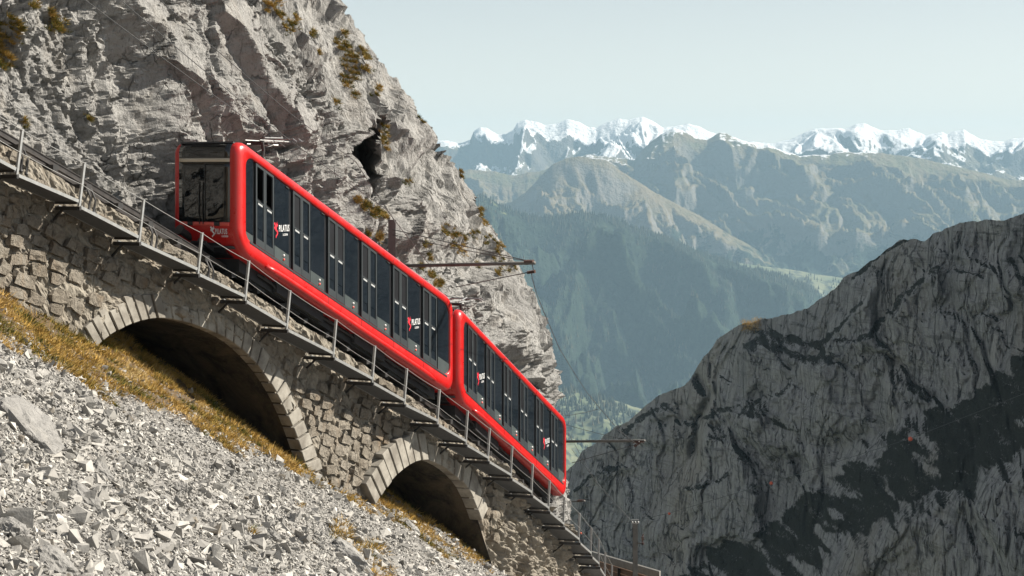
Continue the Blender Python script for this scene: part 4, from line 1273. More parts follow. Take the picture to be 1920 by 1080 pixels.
        fs += [(b_ + (i + 1) * 9 + j, b_ + (i + 1) * 9 + j + 1, b_ + i * 9 + j + 1, b_ + i * 9 + j) for i in range(k_ - 1) for j in range(8)]
        for j in range(8):
            fs.append((j + 1, j, b_ + j, b_ + j + 1)); e_ = (k_ - 1) * 9
            fs.append((e_ + j, e_ + j + 1, b_ + e_ + j + 1, b_ + e_ + j))
        for i in range(k_ - 1):
            fs.append((i * 9, (i + 1) * 9, b_ + (i + 1) * 9, b_ + i * 9)); fs.append(((i + 1) * 9 + 8, i * 9 + 8, b_ + i * 9 + 8, b_ + (i + 1) * 9 + 8))
        mb.add(vs, fs)
        return mb.build(name, mat, car, True)
    yw = W2 - r - 0.05
    FS = -0.37        # the front face is seen below the sheared line of the sill
    ws = strip('windscreen', np.linspace(0.26, 1.84, 12), -yw, yw, 0.012, M['screen'])
    strip('sunblind', np.linspace(1.85, 1.94, 3), -yw + 0.01, yw - 0.01, 0.016, M['cream'])
    strip('roof_window', np.linspace(1.95, CZ1 - 0.005, 14), -yw, yw, 0.012, M['screen'], 0.35)
    for y0, y1, mt in ((-yw + 0.03, -0.52, 'coral'), (-0.51, -0.33, 'steel_dark'), (-0.32, 0.38, 'coral'), (0.39, 0.56, 'steel_dark'), (0.57, yw - 0.03, 'coral')):
        strip('light_strip', np.linspace(0.165, 0.25, 2), y0, y1, 0.016, M[mt])
    # wipers on the glass
    for yq in (0.02, 0.14):
        mb = MB(); mb.bar(sh((CA0 - 0.03, yq, 0.18)), sh((CA0 - 0.03, yq + 0.03, 0.98)), 0.018, 0.02)
        mb.bar(sh((CA0 - 0.03, yq + 0.05, 0.45)), sh((CA0 - 0.03, yq + 0.0, 1.3)), 0.014, 0.016)
        mb.build('wiper', M['black'], ws)
    mb = MB(); mb.bar(sh((CA0 - 0.022, -0.03, 0.28)), sh((CA0 - 0.022, -0.03, 1.82)), 0.022, 0.012); mb.build('centre_bar', M['black'], ws)
    # black block painting the shade inside the coupling opening, then coupler and number
    mb = MB(); vs = []
    for x_ in (front_x(-0.2) - 0.012, CA0 + 0.5):
        for y, z in ((-0.30, -0.06), (-0.62, -0.50), (0.92, -0.50), (0.70, -0.06)): vs.append(sh((x_ + (0.10 if z < -0.4 and x_ < CA0 + 0.3 else 0), y, z)))
    mb.hexa([Vector(v) for v in vs]); mb.build('coupling_shade_block', M['black'], car)
    mb = MB(); mb.tube([sh((CA0 + 0.3, 0.56, -0.12)), sh((CA0 - 0.30, 0.56, -0.10))], 0.10, 10); mb.tube([sh((CA0 - 0.30, 0.56, -0.10)), sh((CA0 - 0.36, 0.56, -0.10))], 0.14, 10)
    mb.build('buffer', M['steel_dark'], car)
    mb = MB(); mb.bar(sh((CA0 + 0.2, -0.15, -0.42)), sh((CA0 - 0.35, -0.10, -0.36)), 0.10, 0.09); mb.bar(sh((CA0 - 0.3, -0.3, -0.40)), sh((CA0 - 0.3, 0.2, -0.40)), 0.06, 0.06)
    mb.build('coupler', M['under'], car)
    xf = CA0 - 0.006
    def ff(y0, z0): return lambda v: (xf - v[2], y0 - v[0], z0 + v[1] - GR * xf)
    # the viewer faces +x here, so text runs towards the near side (-y)
    bake_text('PILATUS', 0.20, ff(-0.36, -0.06), 'lettering', M['white'], car, 0.003, 0.46)
    bake_text('LUZERN', 0.07, ff(-0.58, -0.14), 'lettering', M['white'], car, 0.001, 0.7)
    emblem(ff(-0.19, -0.02), 0.28, M['white'], car)
    if first: bake_text('41', 0.22, ff(0.86, -0.06), 'car_number', M['white'], car, 0.004, 0.75)
    # ---- roof gear
    mb = MB()
    for y in (0.15, 0.55): mb.bar(sh((3.1, y, CZ1 + 0.10)), sh((6.5, y, CZ1 + 0.10)), 0.04, 0.04)
    for k in range(16): a = 3.2 + k * 0.21; mb.bar(sh((a, 0.12, CZ1 + 0.12)), sh((a, 0.58, CZ1 + 0.12)), 0.03, 0.03)
    for a in (3.2, 4.3, 5.4, 6.4):
        for y in (0.15, 0.55): mb.bar(sh((a, y, CZ1 - 0.02)), sh((a, y, CZ1 + 0.1)), 0.03, 0.03)
    mb.build('roof_walkway', M['steel'], car)
    mb = MB(); pbox(mb, 1.8, 2.9, -0.45, 0.35, CZ1 - 0.01, CZ1 + 0.26); mb.build('roof_unit', M['steel_dark'], car, bevel=0.05)
    pan = MB()
    zc = 2.83
    for y in (-0.30, 0.30): pan.tube([sh((1.25, y, CZ1 - 0.02)), (1.35, y, zc - 0.30), (1.30, y, zc - 0.05)], 0.045, 7)
    pbox(pan, 1.05, 1.75, -0.40, 0.40, CZ1 - 0.02, CZ1 + 0.12)
    pan.tube([(1.35, -0.32, zc - 0.05), (1.35, 0.32, zc - 0.05)], 0.035, 6); pan.tube([(1.55, -0.32, zc - 0.10), (1.55, 0.32, zc - 0.10)], 0.03, 6)
    pan.tube([sh((1.75, 0.0, CZ1 + 0.1)), (1.45, 0.0, zc - 0.32), (2.2, 0.0, zc - 0.12)], 0.03, 6)
    p_o = pan.build('pantograph', M['steel_dark'], car)
    a_ = MB()
    for y in (-0.25, 0.25): a_.tube([(1.25, y, zc), (2.7, y * 0.8, zc - 0.03)], 0.022, 6)
    a_.tube([(1.4, -0.3, zc + 0.07), (2.65, 0.0, zc + 0.08)], 0.02, 6); a_.tube([(1.4, 0.3, zc - 0.1), (2.6, 0.1, zc - 0.12)], 0.02, 6)
    a_.build('arm', M['steel'], p_o)
    a_ = MB()
    for a in (2.45, 2.72):
        a_.tube([(a, -0.62, zc - 0.03), (a, -0.5, zc + 0.05), (a, 0.5, zc + 0.05), (a, 0.62, zc - 0.03)], 0.022, 6)
    a_.build('contact_strip', M['steel'], p_o)
    # ---- running gear
    mb = MB()
    pbox(mb, CA0 + 0.55, CA1 - 0.6, -0.72, 0.72, -0.82, -0.49)
    pbox(mb, 1.2, 3.4, -0.86, 0.86, -0.78, -0.46); pbox(mb, 5.0, 6.6, -0.84, 0.84, -0.75, -0.46)
    mb.build('underframe', M['under'], car)
    for a in (0.6, 2.2, 7.4, 9.0):
        mb = MB(); mb.tube([sh((a, -0.47, -0.78)), sh((a, 0.47, -0.78))], 0.05, 8)
        ax_ = mb.build('axle', M['under'], car)
        for y in (-0.46, 0.40):
            c = sh((a, y, -0.76)); mb = MB(); mb.tube([(c[0], c[1], c[2]), (c[0], c[1] + 0.07, c[2])], 0.24, 16); mb.build('wheel', M['rail'], ax_)
        mb = MB(); pbox(mb, a - 0.35, a + 0.35, -0.66, -0.56, -0.90, -0.62); mb.build('axle_box', M['under'], car)
    mb = MB()
    for k in range(9):
        a = 0.7 + k * 1.0; mb.bar(sh((a, -0.80, -0.55)), sh((a + 0.5, -0.82, -0.68)), 0.03, 0.03)
    mb.tube([sh((0.4, -0.80, -0.62)), sh((9.2, -0.80, -0.62))], 0.025, 6); mb.build('brake_pipe', M['steel_dark'], car)
    return car

car1 = build_car((-6.791, 50.9, -1.847), (0.49, 0.8717), 'upper red railcar numbered 41 with its dark windscreen end facing the viewer', True)
car2 = build_car((-1.371, 61.4, -6.992), (0.336, 0.942), 'lower red railcar coupled close behind, half hidden nose and narrow dark windows', False)

# ------------------------------------------------------------------ passengers behind the open panes of the first doors
def person(loc, face_to, label, arm_up):
    """upper body seen through the window: one skinned body with a shaped head, hair and jacket as children"""
    root = empty('person', loc, face_to)
    tag(root, label, 'person', 'passengers at the open railcar window')
    vs = [((0, 0, 0.92), 0.15), ((0, 0, 1.15), 0.14), ((0, 0, 1.38), 0.13), ((0.01, 0, 1.48), 0.06), ((0.02, 0, 1.56), 0.065), ((0.025, 0, 1.66), 0.092), ((0.02, 0, 1.72), 0.075),
          ((0, 0.17, 1.40), 0.065), ((0.06, 0.24, 1.15), 0.05), ((0.22, 0.20, 1.12 if not arm_up else 1.38), 0.04), ((0.30, 0.14, 1.14 if not arm_up else 1.50), 0.032), ((0.33, 0.12, 1.16 if not arm_up else 1.57), 0.03),
          ((0, -0.17, 1.40), 0.065), ((0.04, -0.24, 1.14), 0.05), ((0.18, -0.20, 1.08), 0.04), ((0.26, -0.15, 1.10), 0.032), ((0.30, -0.13, 1.12), 0.03),
          ((0, 0.09, 0.86), 0.09), ((0, 0.10, 0.48), 0.07), ((0, 0.10, 0.06), 0.05), ((0, -0.09, 0.86), 0.09), ((0, -0.10, 0.48), 0.07), ((0, -0.10, 0.06), 0.05)]
    es = [(0, 1), (1, 2), (2, 3), (3, 4), (4, 5), (5, 6), (2, 7), (7, 8), (8, 9), (9, 10), (10, 11), (2, 12), (12, 13), (13, 14), (14, 15), (15, 16), (0, 17), (17, 18), (18, 19), (0, 20), (20, 21), (21, 22)]
    n0 = len(vs)
    for side, base, tip in ((1, 11, (0.33, 0.12, 1.16 if not arm_up else 1.57)), (-1, 16, (0.30, -0.13, 1.12))):
        for q in range(4):
            i = len(vs); off = (q - 1.5) * 0.016
            vs.append(((tip[0] + 0.03, tip[1] + off, tip[2] + 0.03), 0.009)); vs.append(((tip[0] + 0.035 + 0.005 * q, tip[1] + off, tip[2] + 0.065 - 0.006 * abs(q - 1)), 0.008))
            es += [(base, i), (i, i + 1)]
        i = len(vs); vs.append(((tip[0] - 0.005, tip[1] - side * 0.035, tip[2] + 0.03), 0.010)); es.append((base, i))
    i = len(vs); vs.append(((0.115, 0, 1.63), 0.016)); es.append((5, i))
    me = bpy.data.meshes.new('body'); me.from_pydata([v for v, r in vs], es, [])
    o = bpy.data.objects.new('body', me); COL.objects.link(o)
    sk = o.modifiers.new('skin', 'SKIN')
    for k, (v, r) in enumerate(vs): me.skin_vertices[0].data[k].radius = (r, r)
    me.skin_vertices[0].data[0].use_root = True
    o.modifiers.new('sub', 'SUBSURF').levels = 1
    dg = bpy.context.evaluated_depsgraph_get(); dg.update()
    m2 = bpy.data.meshes.new_from_object(o.evaluated_get(dg)); bpy.data.objects.remove(o)
    m2.materials.clear(); m2.materials.append(M['skin']); m2.materials.append(M['jacket'])
    for p_ in m2.polygons:
        c = p_.center; p_.use_smooth = True
        hand = c.x > 0.20
        p_.material_index = 0 if (c.z > 1.47 and abs(c.y) < 0.13 and c.x < 0.25) or hand else 1
    link('body', m2, None, root)
    mb = MB(); mb.ball((-0.012, 0, 1.685), 0.105, 12, 8); mb.v = [(x * 0.95 - 0.01, y * 0.92, z + 0.012) if z > 1.64 else (min(x, -0.02), y * 0.9, z) for x, y, z in mb.v]
    mb.build('hair', M['hair'], root, True)
    mb = MB()
    for y in (-0.034, 0.034): mb.ball((0.098, y, 1.675), 0.011, 6, 4)
    mb.build('eyes', M['black'], root)
    return root
_T1 = Vector((0.49, 0.8717, 0)).normalized(); _N1 = Vector((_T1.y, -_T1.x, 0))
for a_, in_, zz_, lab, up in ((0.18, 0.62, -0.16, 'passenger in a dark jacket standing in the left open pane of the first doors', False), (0.60, 0.62, -0.20, 'passenger in the right open pane of the first doors with a hand raised', True)):
    base = Vector((-6.791, 50.9, -1.847)) + _T1 * a_ - _N1 * in_ + Vector((0, 0, zz_ - GR * a_))
    person(base, math.atan2(_N1.y, _N1.x) + 0.3, lab, up)

# ------------------------------------------------------------------ masts, arms and overhead wires
def mast(base, top_z, w, label, arm=None, cat='mast', extra=None):
    """H-section mast; arm = list of (start, end, radius)"""
    e = empty('overhead_line_mast', base)
    tag(e, label, cat, 'masts of the overhead line')
    H_ = top_z - base[2]
    mb = MB()
    mb.box(-w / 2, w / 2, -w / 2, -w / 2 + 0.018, 0, H_); mb.box(-w / 2, w / 2, w / 2 - 0.018, w / 2, 0, H_); mb.box(-0.009, 0.009, -w / 2 + 0.018, w / 2 - 0.018, 0, H_)
    mb.build('pole', M['mast'], e)
    mb = MB(); mb.box(-w / 2 - 0.02, w / 2 + 0.02, -w / 2 - 0.02, w / 2 + 0.02, H_ - 0.02, H_ + 0.02); mb.build('pole_cap', M['mast'], e)
    return e
def at_px(x, y, D): return unproj(x, y, D)
m1 = mast(at_px(735, 590, 62.5), at_px(735, 413, 62.5).z, 0.23, 'dark steel mast standing behind the roof of the upper railcar')
def arm_on(e, p0, p1, r, drops):
    o = Vector(e.location)
    mb = MB(); mb.tube([p0 - o, p1 - o], r, 8)
    a = mb.build('arm', M['mast'], e, True)
    for (q0, q1, ins) in drops:
        mb = MB(); n_ = 7
        for k in range(n_ + 1):
            pass
        pts = [q0.lerp(q1, k / 14) - o for k in range(15)]
        mb.tube(pts, [0.035 if k % 2 else 0.06 for k in range(15)] if ins else 0.014, 7)
        mb.build('insulator' if ins else 'stay', M['insulator'] if ins else M['wire'], a)
    return a
p0 = at_px(735, 499, 62.4); p1 = at_px(1003, 493, 59.0)
arm_on(m1, p0, p1, 0.055, [(at_px(984, 490.5, 59.2), at_px(1000, 490, 59.0), True), (at_px(998, 496, 59.0), at_px(1001, 509, 59.0), False), (at_px(989, 511, 59.1), at_px(1003, 509, 59.0), True), (at_px(855, 538, 61.0), at_px(989, 511, 59.1), False), (at_px(735, 430, 62.4), at_px(985, 488, 59.2), False)])
m2 = mast(at_px(1040, 1000, 84), at_px(1040, 812, 84).z, 0.23, 'steel mast hidden behind the tail of the lower railcar, its long arm showing')
p0 = at_px(1040, 828, 84); p1 = at_px(1209, 826.5, 80)
arm_on(m2, p0, p1, 0.055, [(at_px(1188, 829, 80.4), at_px(1207, 828, 80), True), (at_px(1072, 868, 83), at_px(1190, 834, 80.5), False), (at_px(1200, 829, 80.1), at_px(1190, 836, 80.3), True)])
m4 = mast(at_px(1062, 1060, 92), at_px(1062, 928, 92).z, 0.22, 'steel mast behind the rock under the lower railcar, short arm end showing')
arm_on(m4, at_px(1062, 940, 92), at_px(1096, 939.5, 90), 0.05, [(at_px(1084, 939, 90.6), at_px(1095, 939, 90.1), True)])
m3 = mast(at_px(1191, 1120, 80), at_px(1191, 982, 80).z, 0.20, 'free standing grey steel mast beside the concrete gallery at the bottom')
o3 = Vector(m3.location)
arm_on(m3, at_px(1191, 1018.5, 80), at_px(1206, 1018.5, 79.6), 0.022, [(at_px(1205, 1021, 79.6), at_px(1205, 1017, 79.6), True)])
mb = MB(); c_ = at_px(1205, 1009, 79.6) - o3
mb.box(c_.x - 0.055, c_.x + 0.055, c_.y - 0.05, c_.y + 0.05, c_.z - 0.08, c_.z + 0.07); mb.tube([c_ + Vector((0, 0, 0.07)), c_ + Vector((0.02, 0, 0.17))], 0.025, 6); mb.tube([c_ + Vector((0, 0, -0.2)), c_ + Vector((0, 0, -0.08))], 0.02, 6)
mb.build('signal_lamp', M['insulator'], m3)
mb = MB()
for dx in (-0.12, 0.0, 0.12):
    q = at_px(1191, 982, 80) - o3; mb.ball((q.x + dx, q.y, q.z + 0.06), 0.055, 8, 5)
mb.bar(at_px(1191, 980, 80) - o3 + Vector((-0.16, 0, 0.12)), at_px(1191, 980, 80) - o3 + Vector((0.16, 0, 0.12)), 0.03, 0.03)
mb.build('wire_clamp', M['steel'], m3)

def wire(pts, label, r=0.011):
    P = []
    for a_, b_ in zip(pts[:-1], pts[1:]):
        n_ = 10; L = (b_ - a_).length
        for j in range(n_):
            f_ = j / n_; q = a_.lerp(b_, f_); q.z -= 0.004 * 4 * f_ * (1 - f_) * L; P.append(q)
    P.append(pts[-1]); mb = MB(); mb.tube(P, r, 5)
    tag(mb.build('overhead_wire', M['wire'], None, True), label, 'overhead wire', 'overhead wires of the railway')
wire([at_px(60, -80, 46.5), at_px(160, 0, 48), at_px(503, 252, 53.5), at_px(535, 276, 54)], 'lowest of the three overhead wires crossing the pale slab to the pantograph')
wire([at_px(120, -80, 46.5), at_px(226, 0, 48), at_px(529, 252, 53), at_px(725, 393, 57), at_px(804, 495, 59.5)], 'middle overhead wire crossing the rock above the upper railcar to the long arm')
wire([at_px(300, 0, 49), at_px(547, 215, 53.5), at_px(667, 303, 56), at_px(734, 404, 62), at_px(742, 420, 62)], 'highest of the three overhead wires on the rock, ending at the mast top')
wire([at_px(737, 440, 62.3), at_px(852, 465, 61), at_px(985, 489, 59.4)], 'thin stay wire from the mast sloping down towards the arm end')
wire([at_px(996, 512, 59.1), at_px(1005, 548, 61), at_px(1050, 655, 68), at_px(1100, 735, 73), at_px(1160, 806, 78), at_px(1198, 836, 80.2)], 'overhead wire running down through the air from the upper arm to the lower arm')
wire([at_px(1056, 780, 84), at_px(1122, 767, 76)], 'short thin pull-off wire joining the hanging wire near the lower railcar roof', 0.009)
wire([at_px(1060, 796, 84), at_px(1160, 822, 80.5), at_px(1207, 827, 80)], 'thin stay wire above the lower arm beside the railcar tail', 0.009)
wire([at_px(1066, 812, 84), at_px(1094, 862, 82), at_px(1115, 900, 81), at_px(1187, 981, 80)], 'thin wire dropping from the lower arm to the free standing mast top', 0.009)
wire([at_px(1072, 842, 86), at_px(1092, 868, 88), at_px(1120, 905, 92), at_px(1190, 982, 80.2)], 'second thin wire dropping behind the railcar tail to the mast top', 0.008)

# ------------------------------------------------------------------ concrete gallery with timber boards
gal = empty('avalanche_gallery', at_px(1170, 1090, 88))
tag(gal, 'concrete edged gallery with brown timber boards below the last walkway steps', 'gallery')
og = Vector(gal.location)
ga, gb = at_px(1096, 1031, 96), at_px(1236, 1072, 82)
gd = (gb - ga); bk = Vector((0.35, 0.94, 0)) * 0.25
mb = MB(); hz = Vector((0, 0, -0.34))
mb.hexa([ga - og, gb - og, gb + hz - og, ga + hz - og, ga + bk - og, gb + bk - og, gb + bk + hz - og, ga + bk + hz - og])
mb.build('concrete_beam', M['beam'], gal, bevel=0.02)
for k in range(9):
    z0 = -0.42 - k * 0.27
    off = Vector((0.05, 0.25 + 0.01 * (k % 2), 0))
    a_, b_ = ga + off + Vector((0, 0, z0)), gb + off + Vector((0, 0, z0))
    mb = MB(); th = Vector((0.03, 0.08, 0)); hh = Vector((0, 0, -0.25))
    mb.hexa([a_ - og, b_ - og, b_ + hh - og, a_ + hh - og, a_ + th - og, b_ + th - og, b_ + th + hh - og, a_ + th + hh - og])
    mb.build('board', M['timber'], gal)
for f_ in (0.15, 0.5, 0.85):
    q = ga.lerp(gb, f_) + Vector((0, 0.12, -0.4)) - og
    mb = MB(); mb.bar(q, q + Vector((0, 0, -2.6)), 0.12, 0.12); mb.build('upright', M['steel_dark'], gal)

# ------------------------------------------------------------------ aerial cable with marker balls in front of the far cliff
cable('aerial_cable', [at_px(2300, 560, 280), at_px(1920, 738, 320), at_px(1707, 822, 345), at_px(1446, 905, 385), at_px(1255, 962, 430), at_px(1088, 1000, 470)], 0.05, M['wire'], 'very thin aerial cable strung across the shaded cliff, carrying orange balls', 'aerial cable', 0.0)
for (x, y, D_, r_, lab) in ((1707, 823, 345, 0.42, 'orange marker ball on the aerial cable, largest and furthest right, before dark ledge'), (1446, 906, 385, 0.36, 'orange marker ball on the aerial cable against the middle of the shaded cliff'),
                            (1255, 963, 430, 0.32, 'small orange marker ball on the aerial cable right of the free standing mast'), (1089, 1000, 470, 0.30, 'faint small orange marker ball low beside the walkway posts')):
    c_ = at_px(x, y, D_)
    e = empty('marker_ball', c_); tag(e, lab, 'marker ball', 'orange balls on the aerial cable')
    mb = MB(); mb.ball((0, 0, 0), r_, 16, 10); mb.build('ball', M['ballmat'], e, True)
    mb = MB(); mb.tube([(-r_ * 1.25, 0, 0.0), (r_ * 1.25, 0, 0)], 0.07, 6); mb.build('clamp', M['steel_dark'], e)

# ------------------------------------------------------------------ scree stones, boulders, grass
def hull(seed, n=13, flat=0.7):
    r_ = np.random.default_rng(seed)
    p = np.sign(r_.normal(size=(n, 3))) * r_.uniform(0.35, 1.0, (n, 3)) * np.array([1.15, r_.uniform(0.6, 0.95), flat * r_.uniform(0.6, 1.0)])
    bm = bmesh.new()
    for q in p: bm.verts.new(q)
    res = bmesh.ops.convex_hull(bm, input=bm.verts[:])
    bmesh.ops.delete(bm, geom=[g for g in res['geom_interior'] if isinstance(g, bmesh.types.BMVert)], context='VERTS')
    bmesh.ops.triangulate(bm, faces=bm.faces[:]); bm.verts.index_update()
    V = np.array([v.co[:] for v in bm.verts]); Fa = np.array([[v.index for v in f.verts] for f in bm.faces]); bm.free()
    return V, Fa
HULLS = [hull(100 + k, 7 + k % 3) for k in range(18)]
def sample_ground(n, y0, y1):
    Y = y0 + (y1 - y0) * RNG.random(n) ** 0.8
    x0 = (-45 - 960) / F * Y; x1 = (985 - 960) / F * Y
    X = x0 + (x1 - x0) * RNG.random(n)
    P = np.stack([X, Y, gz(X, Y)], 1); q = proj(P)
    return P[(q[:, 1] < 1110) & (q[:, 1] > 400)]
P = sample_ground(420000, 17, 68)
sd, q = scree_side(P)
keep = (sd > -8) | ((sd > -75) & (RNG.random(len(P)) < 0.14))
P, sd, q = P[keep], sd[keep], q[keep]
P = P[:59000]; sd = sd[:59000]; q = q[:59000]
n = len(P)
size = np.clip(0.024 * (1 - RNG.random(n)) ** (-0.33), 0.024, 0.17)
size *= np.interp(sd, [-60, 0, 130, 300], [0.6, 0.8, 0.95, 1.0])
ang = RNG.random((n, 3)) * 6.283
V, Fs, tint = [], [], []
base = 0
which = RNG.integers(0, len(HULLS), n)
for k, (hv, hf) in enumerate(HULLS):
    m = np.where(which == k)[0]
    c1, s1 = np.cos(ang[m, 0]), np.sin(ang[m, 0]); c2, s2 = np.cos(ang[m, 1]), np.sin(ang[m, 1])
    x = hv[None, :, 0] * c1[:, None] - hv[None, :, 1] * s1[:, None]; y = hv[None, :, 0] * s1[:, None] + hv[None, :, 1] * c1[:, None]; z = np.broadcast_to(hv[None, :, 2], x.shape)
    y2 = y * c2[:, None] - z * s2[:, None]; z2 = y * s2[:, None] + z * c2[:, None]
    W = np.stack([x, y2, z2], 2) * size[m][:, None, None] + P[m][:, None, :] + np.array([0.15, 0, 1.0]) * (size[m] * RNG.uniform(0.0, 0.7, len(m)))[:, None, None]
    V.append(W.reshape(-1, 3)); Fs.append((hf[None] + (base + np.arange(len(m)) * len(hv))[:, None, None]).reshape(-1, 3))
    tint.append(np.repeat(RNG.random(len(m)), len(hv))); base += len(m) * len(hv)
me = fast_mesh('scree', np.vstack(V), np.vstack(Fs))
attr(me, 'tint', np.concatenate(tint))
t = NT('scree_stone'); p = t.pos()
a = t.noise(p, 9, 4, 0.65); ti = t.attr('tint')
col = t.mix(ti, (0.28, 0.27, 0.252), (0.60, 0.575, 0.53))
col = t.mix(t.ramp(ti, (0.975, 0.0), (0.985, 1.0)), col, (0.27, 0.24, 0.20))
col = t.mix(t.math('MULTIPLY', t.ramp(a, (0.52, 0.0), (0.7, 1.0)), 0.45), col, (0.17, 0.165, 0.155))
M['stone'] = t.set(col, 0.93, t.bump(a, 0.5, 0.03), Specular_IOR_Level=0.15)
tag(link('scree', me, M['stone']), kind='stuff')

BOULD = [(42, 822, 0.62, 1.5, 0.55, 0.5, 'biggest pale boulder half sunk in the scree at the left edge'), (188, 893, 0.27, 1.2, 0.7, -0.4, 'flat pale boulder in the scree right of the biggest one'),
         (252, 880, 0.24, 0.9, 0.9, 0.9, 'dark sided angular boulder in the middle of the scree'), (335, 930, 0.22, 1.1, 0.8, 0.1, 'pale wedge shaped boulder in the scree below the grass strip'),
         (655, 1042, 0.50, 1.7, 0.5, 0.55, 'long grey boulder at the bottom of the scree beside the grass patch'), (770, 990, 0.36, 1.6, 0.6, 0.5, 'long grey boulder by the grass below the small arch'),
         (165, 965, 0.30, 1.6, 0.6, 0.7, 'long pale slab of rock in the lower left scree'), (95, 1050, 0.34, 1.2, 0.7, 0.2, 'rounded pale boulder at the bottom left corner of the scree'),
         (20, 1000, 0.26, 1.3, 0.6, 0.4, 'pale boulder touching the left photo edge low in the scree'), (505, 1000, 0.22, 1.2, 0.8, 0.3, 'grey angular boulder in the scree at bottom centre left'),
         (300, 1010, 0.24, 1.1, 0.8, 1.1, 'grey boulder in the lower scree between two pale slabs'), (425, 930, 0.2, 1.2, 0.7, 0.6, 'small grey boulder in the scree under the big arch')]
def on_ground(x, y):
    # ray to the slope plane
    vx_, vz_ = (x - 960) / F, (H0 - y) / F
    Y = -6.57 / (vz_ + 0.737 * vx_ + 0.110)
    return Vector((vx_ * Y, Y, float(gz(vx_ * Y, Y)[0])))
for k, (x, y, r_, lx, lz, rz_, lab) in enumerate(BOULD):
    rg = np.random.default_rng(300 + k)
    bm = bmesh.new(); bmesh.ops.create_icosphere(bm, subdivisions=4, radius=1.0)
    V = np.array([v.co[:] for v in bm.verts]); bm.verts.index_update(); Fa = np.array([[v.index for v in f.verts] for f in bm.faces]); bm.free()
    d = np.ones(len(V))
    for j in range(15):
        nrm = rg.normal(size=3); nrm /= np.linalg.norm(nrm); c_ = rg.uniform(0.5, 0.85)
        pr = V @ nrm; d = np.where(pr > 1e-3, np.minimum(d, c_ / np.maximum(pr, 1e-3)), d)
    V = V * d[:, None] * (1 + 0.16 * fbm(V * 2.2 + k * 7, 4, 7) + 0.08 * (ridged(V * 3.5 + k, 4, 8) - 1.2))[:, None]
    V = V * np.array([lx, 0.9, lz]) * r_
    g_ = on_ground(x, y)
    o = link('boulder', fast_mesh('boulder', V, Fa), M['boulder'])
    o.location = g_ + Vector((0, 0, 0.12 * r_)); o.rotation_euler = (0.1 * rg.normal(), 0.5, -rz_)
    tag(o, lab, 'boulder', 'boulders lying in the scree')

t = NT('autumn_grass'); ti = t.attr('tint')
M['grass'] = t.set(t.ramp(ti, (0.0, (0.085, 0.105, 0.022)), (0.22, (0.14, 0.135, 0.03)), (0.40, (0.38, 0.26, 0.07)), (0.70, (0.58, 0.35, 0.09)), (1.0, (0.66, 0.50, 0.24))), 0.85, Specular_IOR_Level=0.1)
def blades(P, N, tb, hgt, nb, spread, lean, seed):
    """tufts of blades: P roots, N directions, tb tint"""
    r_ = np.random.default_rng(seed)
    n = len(P)
    R = np.repeat(P, nb, 0); Nn = np.repeat(N, nb, 0); T_ = np.repeat(tb, nb); Hh = np.repeat(hgt, nb) * r_.uniform(0.45, 1.15, n * nb)
    off = r_.normal(size=(n * nb, 3)) * (np.repeat(hgt, nb) * spread)[:, None]; off -= Nn * (off * Nn).sum(1)[:, None]
    dr = Nn + off / np.repeat(hgt, nb)[:, None] * 0.9 + r_.normal(size=(n * nb, 3)) * lean + np.array([0.10, -0.03, -0.12])
    dr /= np.linalg.norm(dr, axis=1, keepdims=True)
    b = R + off * 0.5; tip = b + dr * Hh[:, None]
    sd_ = np.cross(dr, r_.normal(size=(n * nb, 3))); sd_ /= np.linalg.norm(sd_, axis=1, keepdims=True); w_ = (0.010 + 0.05 * Hh)[:, None] * 0.5
    V = np.stack([b - sd_ * w_, b + sd_ * w_, tip], 1).reshape(-1, 3)
    Fa = np.arange(len(V)).reshape(-1, 3)
    tv = np.repeat(np.clip(T_ + r_.normal(size=n * nb) * 0.12, 0, 1), 3)
    return V, Fa, tv
P = sample_ground(60000, 30, 74)
sd, q = scree_side(P)
pn = np.stack([P[:, 0], P[:, 1], 0 * P[:, 0]], 1)
cl_ = fbm(pn * 0.9, 3, 141); bare = fbm(pn * 0.55 + 9, 3, 143)
patch = np.zeros(len(P), bool)
for (cx, cy, rx, ry) in ((690, 1045, 40, 30), (640, 1000, 22, 25), (480, 998, 16, 8), (720, 1075, 30, 20), (560, 950, 10, 8), (880, 1040, 60, 20)):
    patch |= ((q[:, 0] - cx) / rx) ** 2 + ((q[:, 1] - cy) / ry) ** 2 < 0.7 + 0.6 * cl_
keep = ((sd < 4) & (bare < 0.36) & (cl_ > -0.6)) | (patch & (RNG.random(len(P)) < 0.7))
# keep grass off the wall, but let it run under the first arch
P, cl_, sd, q = P[keep], cl_[keep], sd[keep], q[keep]
P, cl_ = P[:17000], cl_[:17000]
tb = np.clip(0.58 + 0.55 * fbm(np.stack([P[:, 0], P[:, 1], 0 * P[:, 0]], 1) * 0.7, 3, 145) - 0.55 * (fbm(np.stack([P[:, 0], P[:, 1], 0 * P[:, 0]], 1) * 1.6, 2, 149) > 0.42) - 0.25 * (P[:, 1] > 1e9), 0.02, 1)
N = np.tile(np.array([0.42, 0.06, 0.9]), (len(P), 1)); N /= np.linalg.norm(N, axis=1, keepdims=True)
V, Fa, tv = blades(P, N, tb, np.clip(0.16 + 0.12 * cl_, 0.07, 0.34) * RNG.uniform(0.7, 1.3, len(P)), 13, 0.55, 0.28, 151)
me = fast_mesh('grass', V, Fa); attr(me, 'tint', tv)
tag(link('grass', me, M['grass']), kind='stuff')

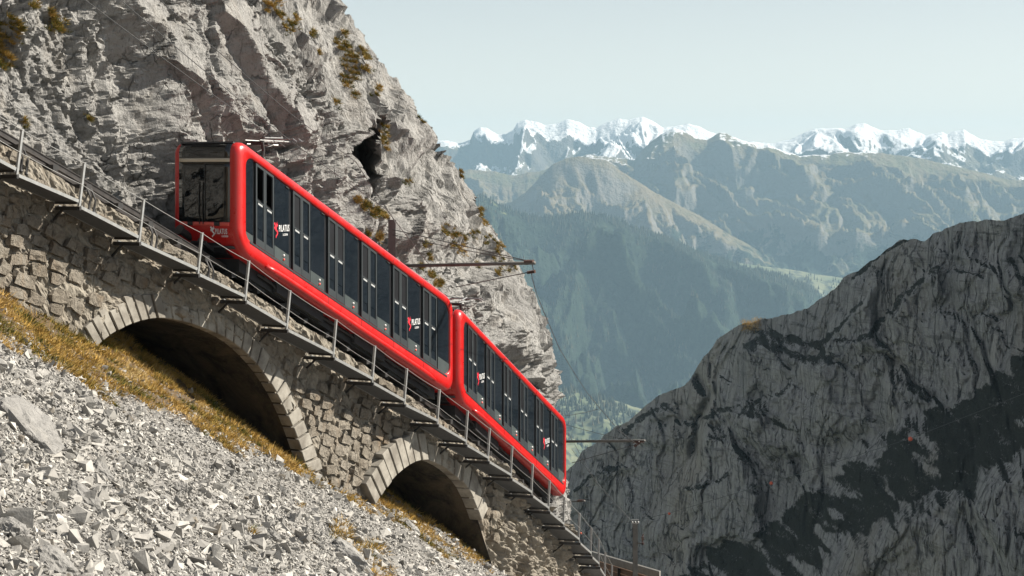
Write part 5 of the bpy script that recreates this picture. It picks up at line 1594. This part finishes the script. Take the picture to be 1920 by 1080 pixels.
# grass cushions growing on the rock
CL = [(12, 60, 26, 12), (8, 90, 26, 14), (30, 55, 14, 6), (10, 115, 14, 6), (100, 30, 13, 6), (105, 48, 14, 6), (126, 52, 5, 2), (65, 10, 12, 3), (515, 12, 16, 9), (528, 25, 10, 5), (545, 50, 14, 7), (560, 36, 8, 3), (650, 85, 14, 8), (660, 110, 16, 10), (668, 135, 14, 9), (655, 145, 10, 5), (680, 95, 10, 6), (690, 105, 9, 4), (640, 75, 8, 4), (648, 65, 6, 3), (700, 180, 8, 4), (712, 165, 6, 3), (672, 170, 6, 3), (727, 262, 9, 6), (722, 240, 8, 4), (733, 275, 6, 3),
      (688, 385, 12, 7), (705, 398, 12, 7), (720, 402, 9, 5), (672, 372, 7, 4), (840, 432, 9, 5), (855, 440, 9, 5), (872, 448, 8, 4), (868, 470, 9, 6), (850, 462, 8, 4), (905, 400, 9, 5), (912, 415, 8, 4), (895, 440, 8, 4), (920, 452, 12, 6), (938, 462, 9, 5), (930, 480, 9, 5), (945, 490, 7, 3), (810, 515, 8, 5), (822, 530, 9, 6), (806, 480, 6, 4), (800, 460, 6, 3), (790, 500, 6, 4), (765, 340, 5, 2), (800, 210, 5, 2), (870, 330, 6, 3), (866, 325, 5, 3), (712, 445, 8, 4), (690, 440, 6, 3), (50, 230, 5, 2), (162, 226, 4, 2), (590, 60, 6, 3), (604, 100, 5, 2), (690, 130, 6, 3), (640, 190, 5, 2), (960, 500, 7, 4), (935, 508, 8, 5), (900, 495, 7, 4)]
Pc, Nc, tc, hc = [], [], [], []
for (x, y, r_, k_) in CL:
    for j in range(k_ * 9):
        a_ = random.uniform(0, 6.28); rr_ = r_ * 0.8 * math.sqrt(random.random())
        p_, n_ = on_cliff(x + math.cos(a_) * rr_, y + math.sin(a_) * rr_)
        Pc.append(p_); n2 = n_ * 0.7 + np.array([0, 0, 0.55]); Nc.append(n2 / np.linalg.norm(n2)); tc.append(np.clip(0.30 + 0.25 * random.gauss(0, 1) + 0.25 * ((x * 7 + y) % 10 > 5), 0, 0.95)); hc.append(random.uniform(0.10, 0.19))
V, Fa, tv = blades(np.array(Pc), np.array(Nc), np.array(tc), np.array(hc), 14, 0.45, 0.2, 161)
me = fast_mesh('rock_grass', V, Fa); attr(me, 'tint', tv)
o = link('rock_grass', me, M['grass']); tag(o, kind='stuff')

# a lone tuft patch catching sun on the far cliff's shoulder
Pc = []
qs = proj(RP.reshape(-1, 3)[:, :]) if True else None
m = (np.abs(qs[:, 0] - 1411) < 15) & (np.abs(qs[:, 1] - 610) < 10)
g_ = RP[m]
if len(g_):
    g_ = g_[RNG.integers(0, len(g_), 260)] + RNG.normal(size=(260, 3)) * np.array([0.8, 0.3, 0.4])
    V, Fa, tv = blades(g_, np.tile([0.1, -0.5, 0.85], (260, 1)), np.full(260, 0.7), np.full(260, 1.3), 8, 0.5, 0.2, 171)
    me = fast_mesh('cliff_grass', V, Fa); attr(me, 'tint', tv); tag(link('cliff_grass', me, M['grass']), kind='stuff')
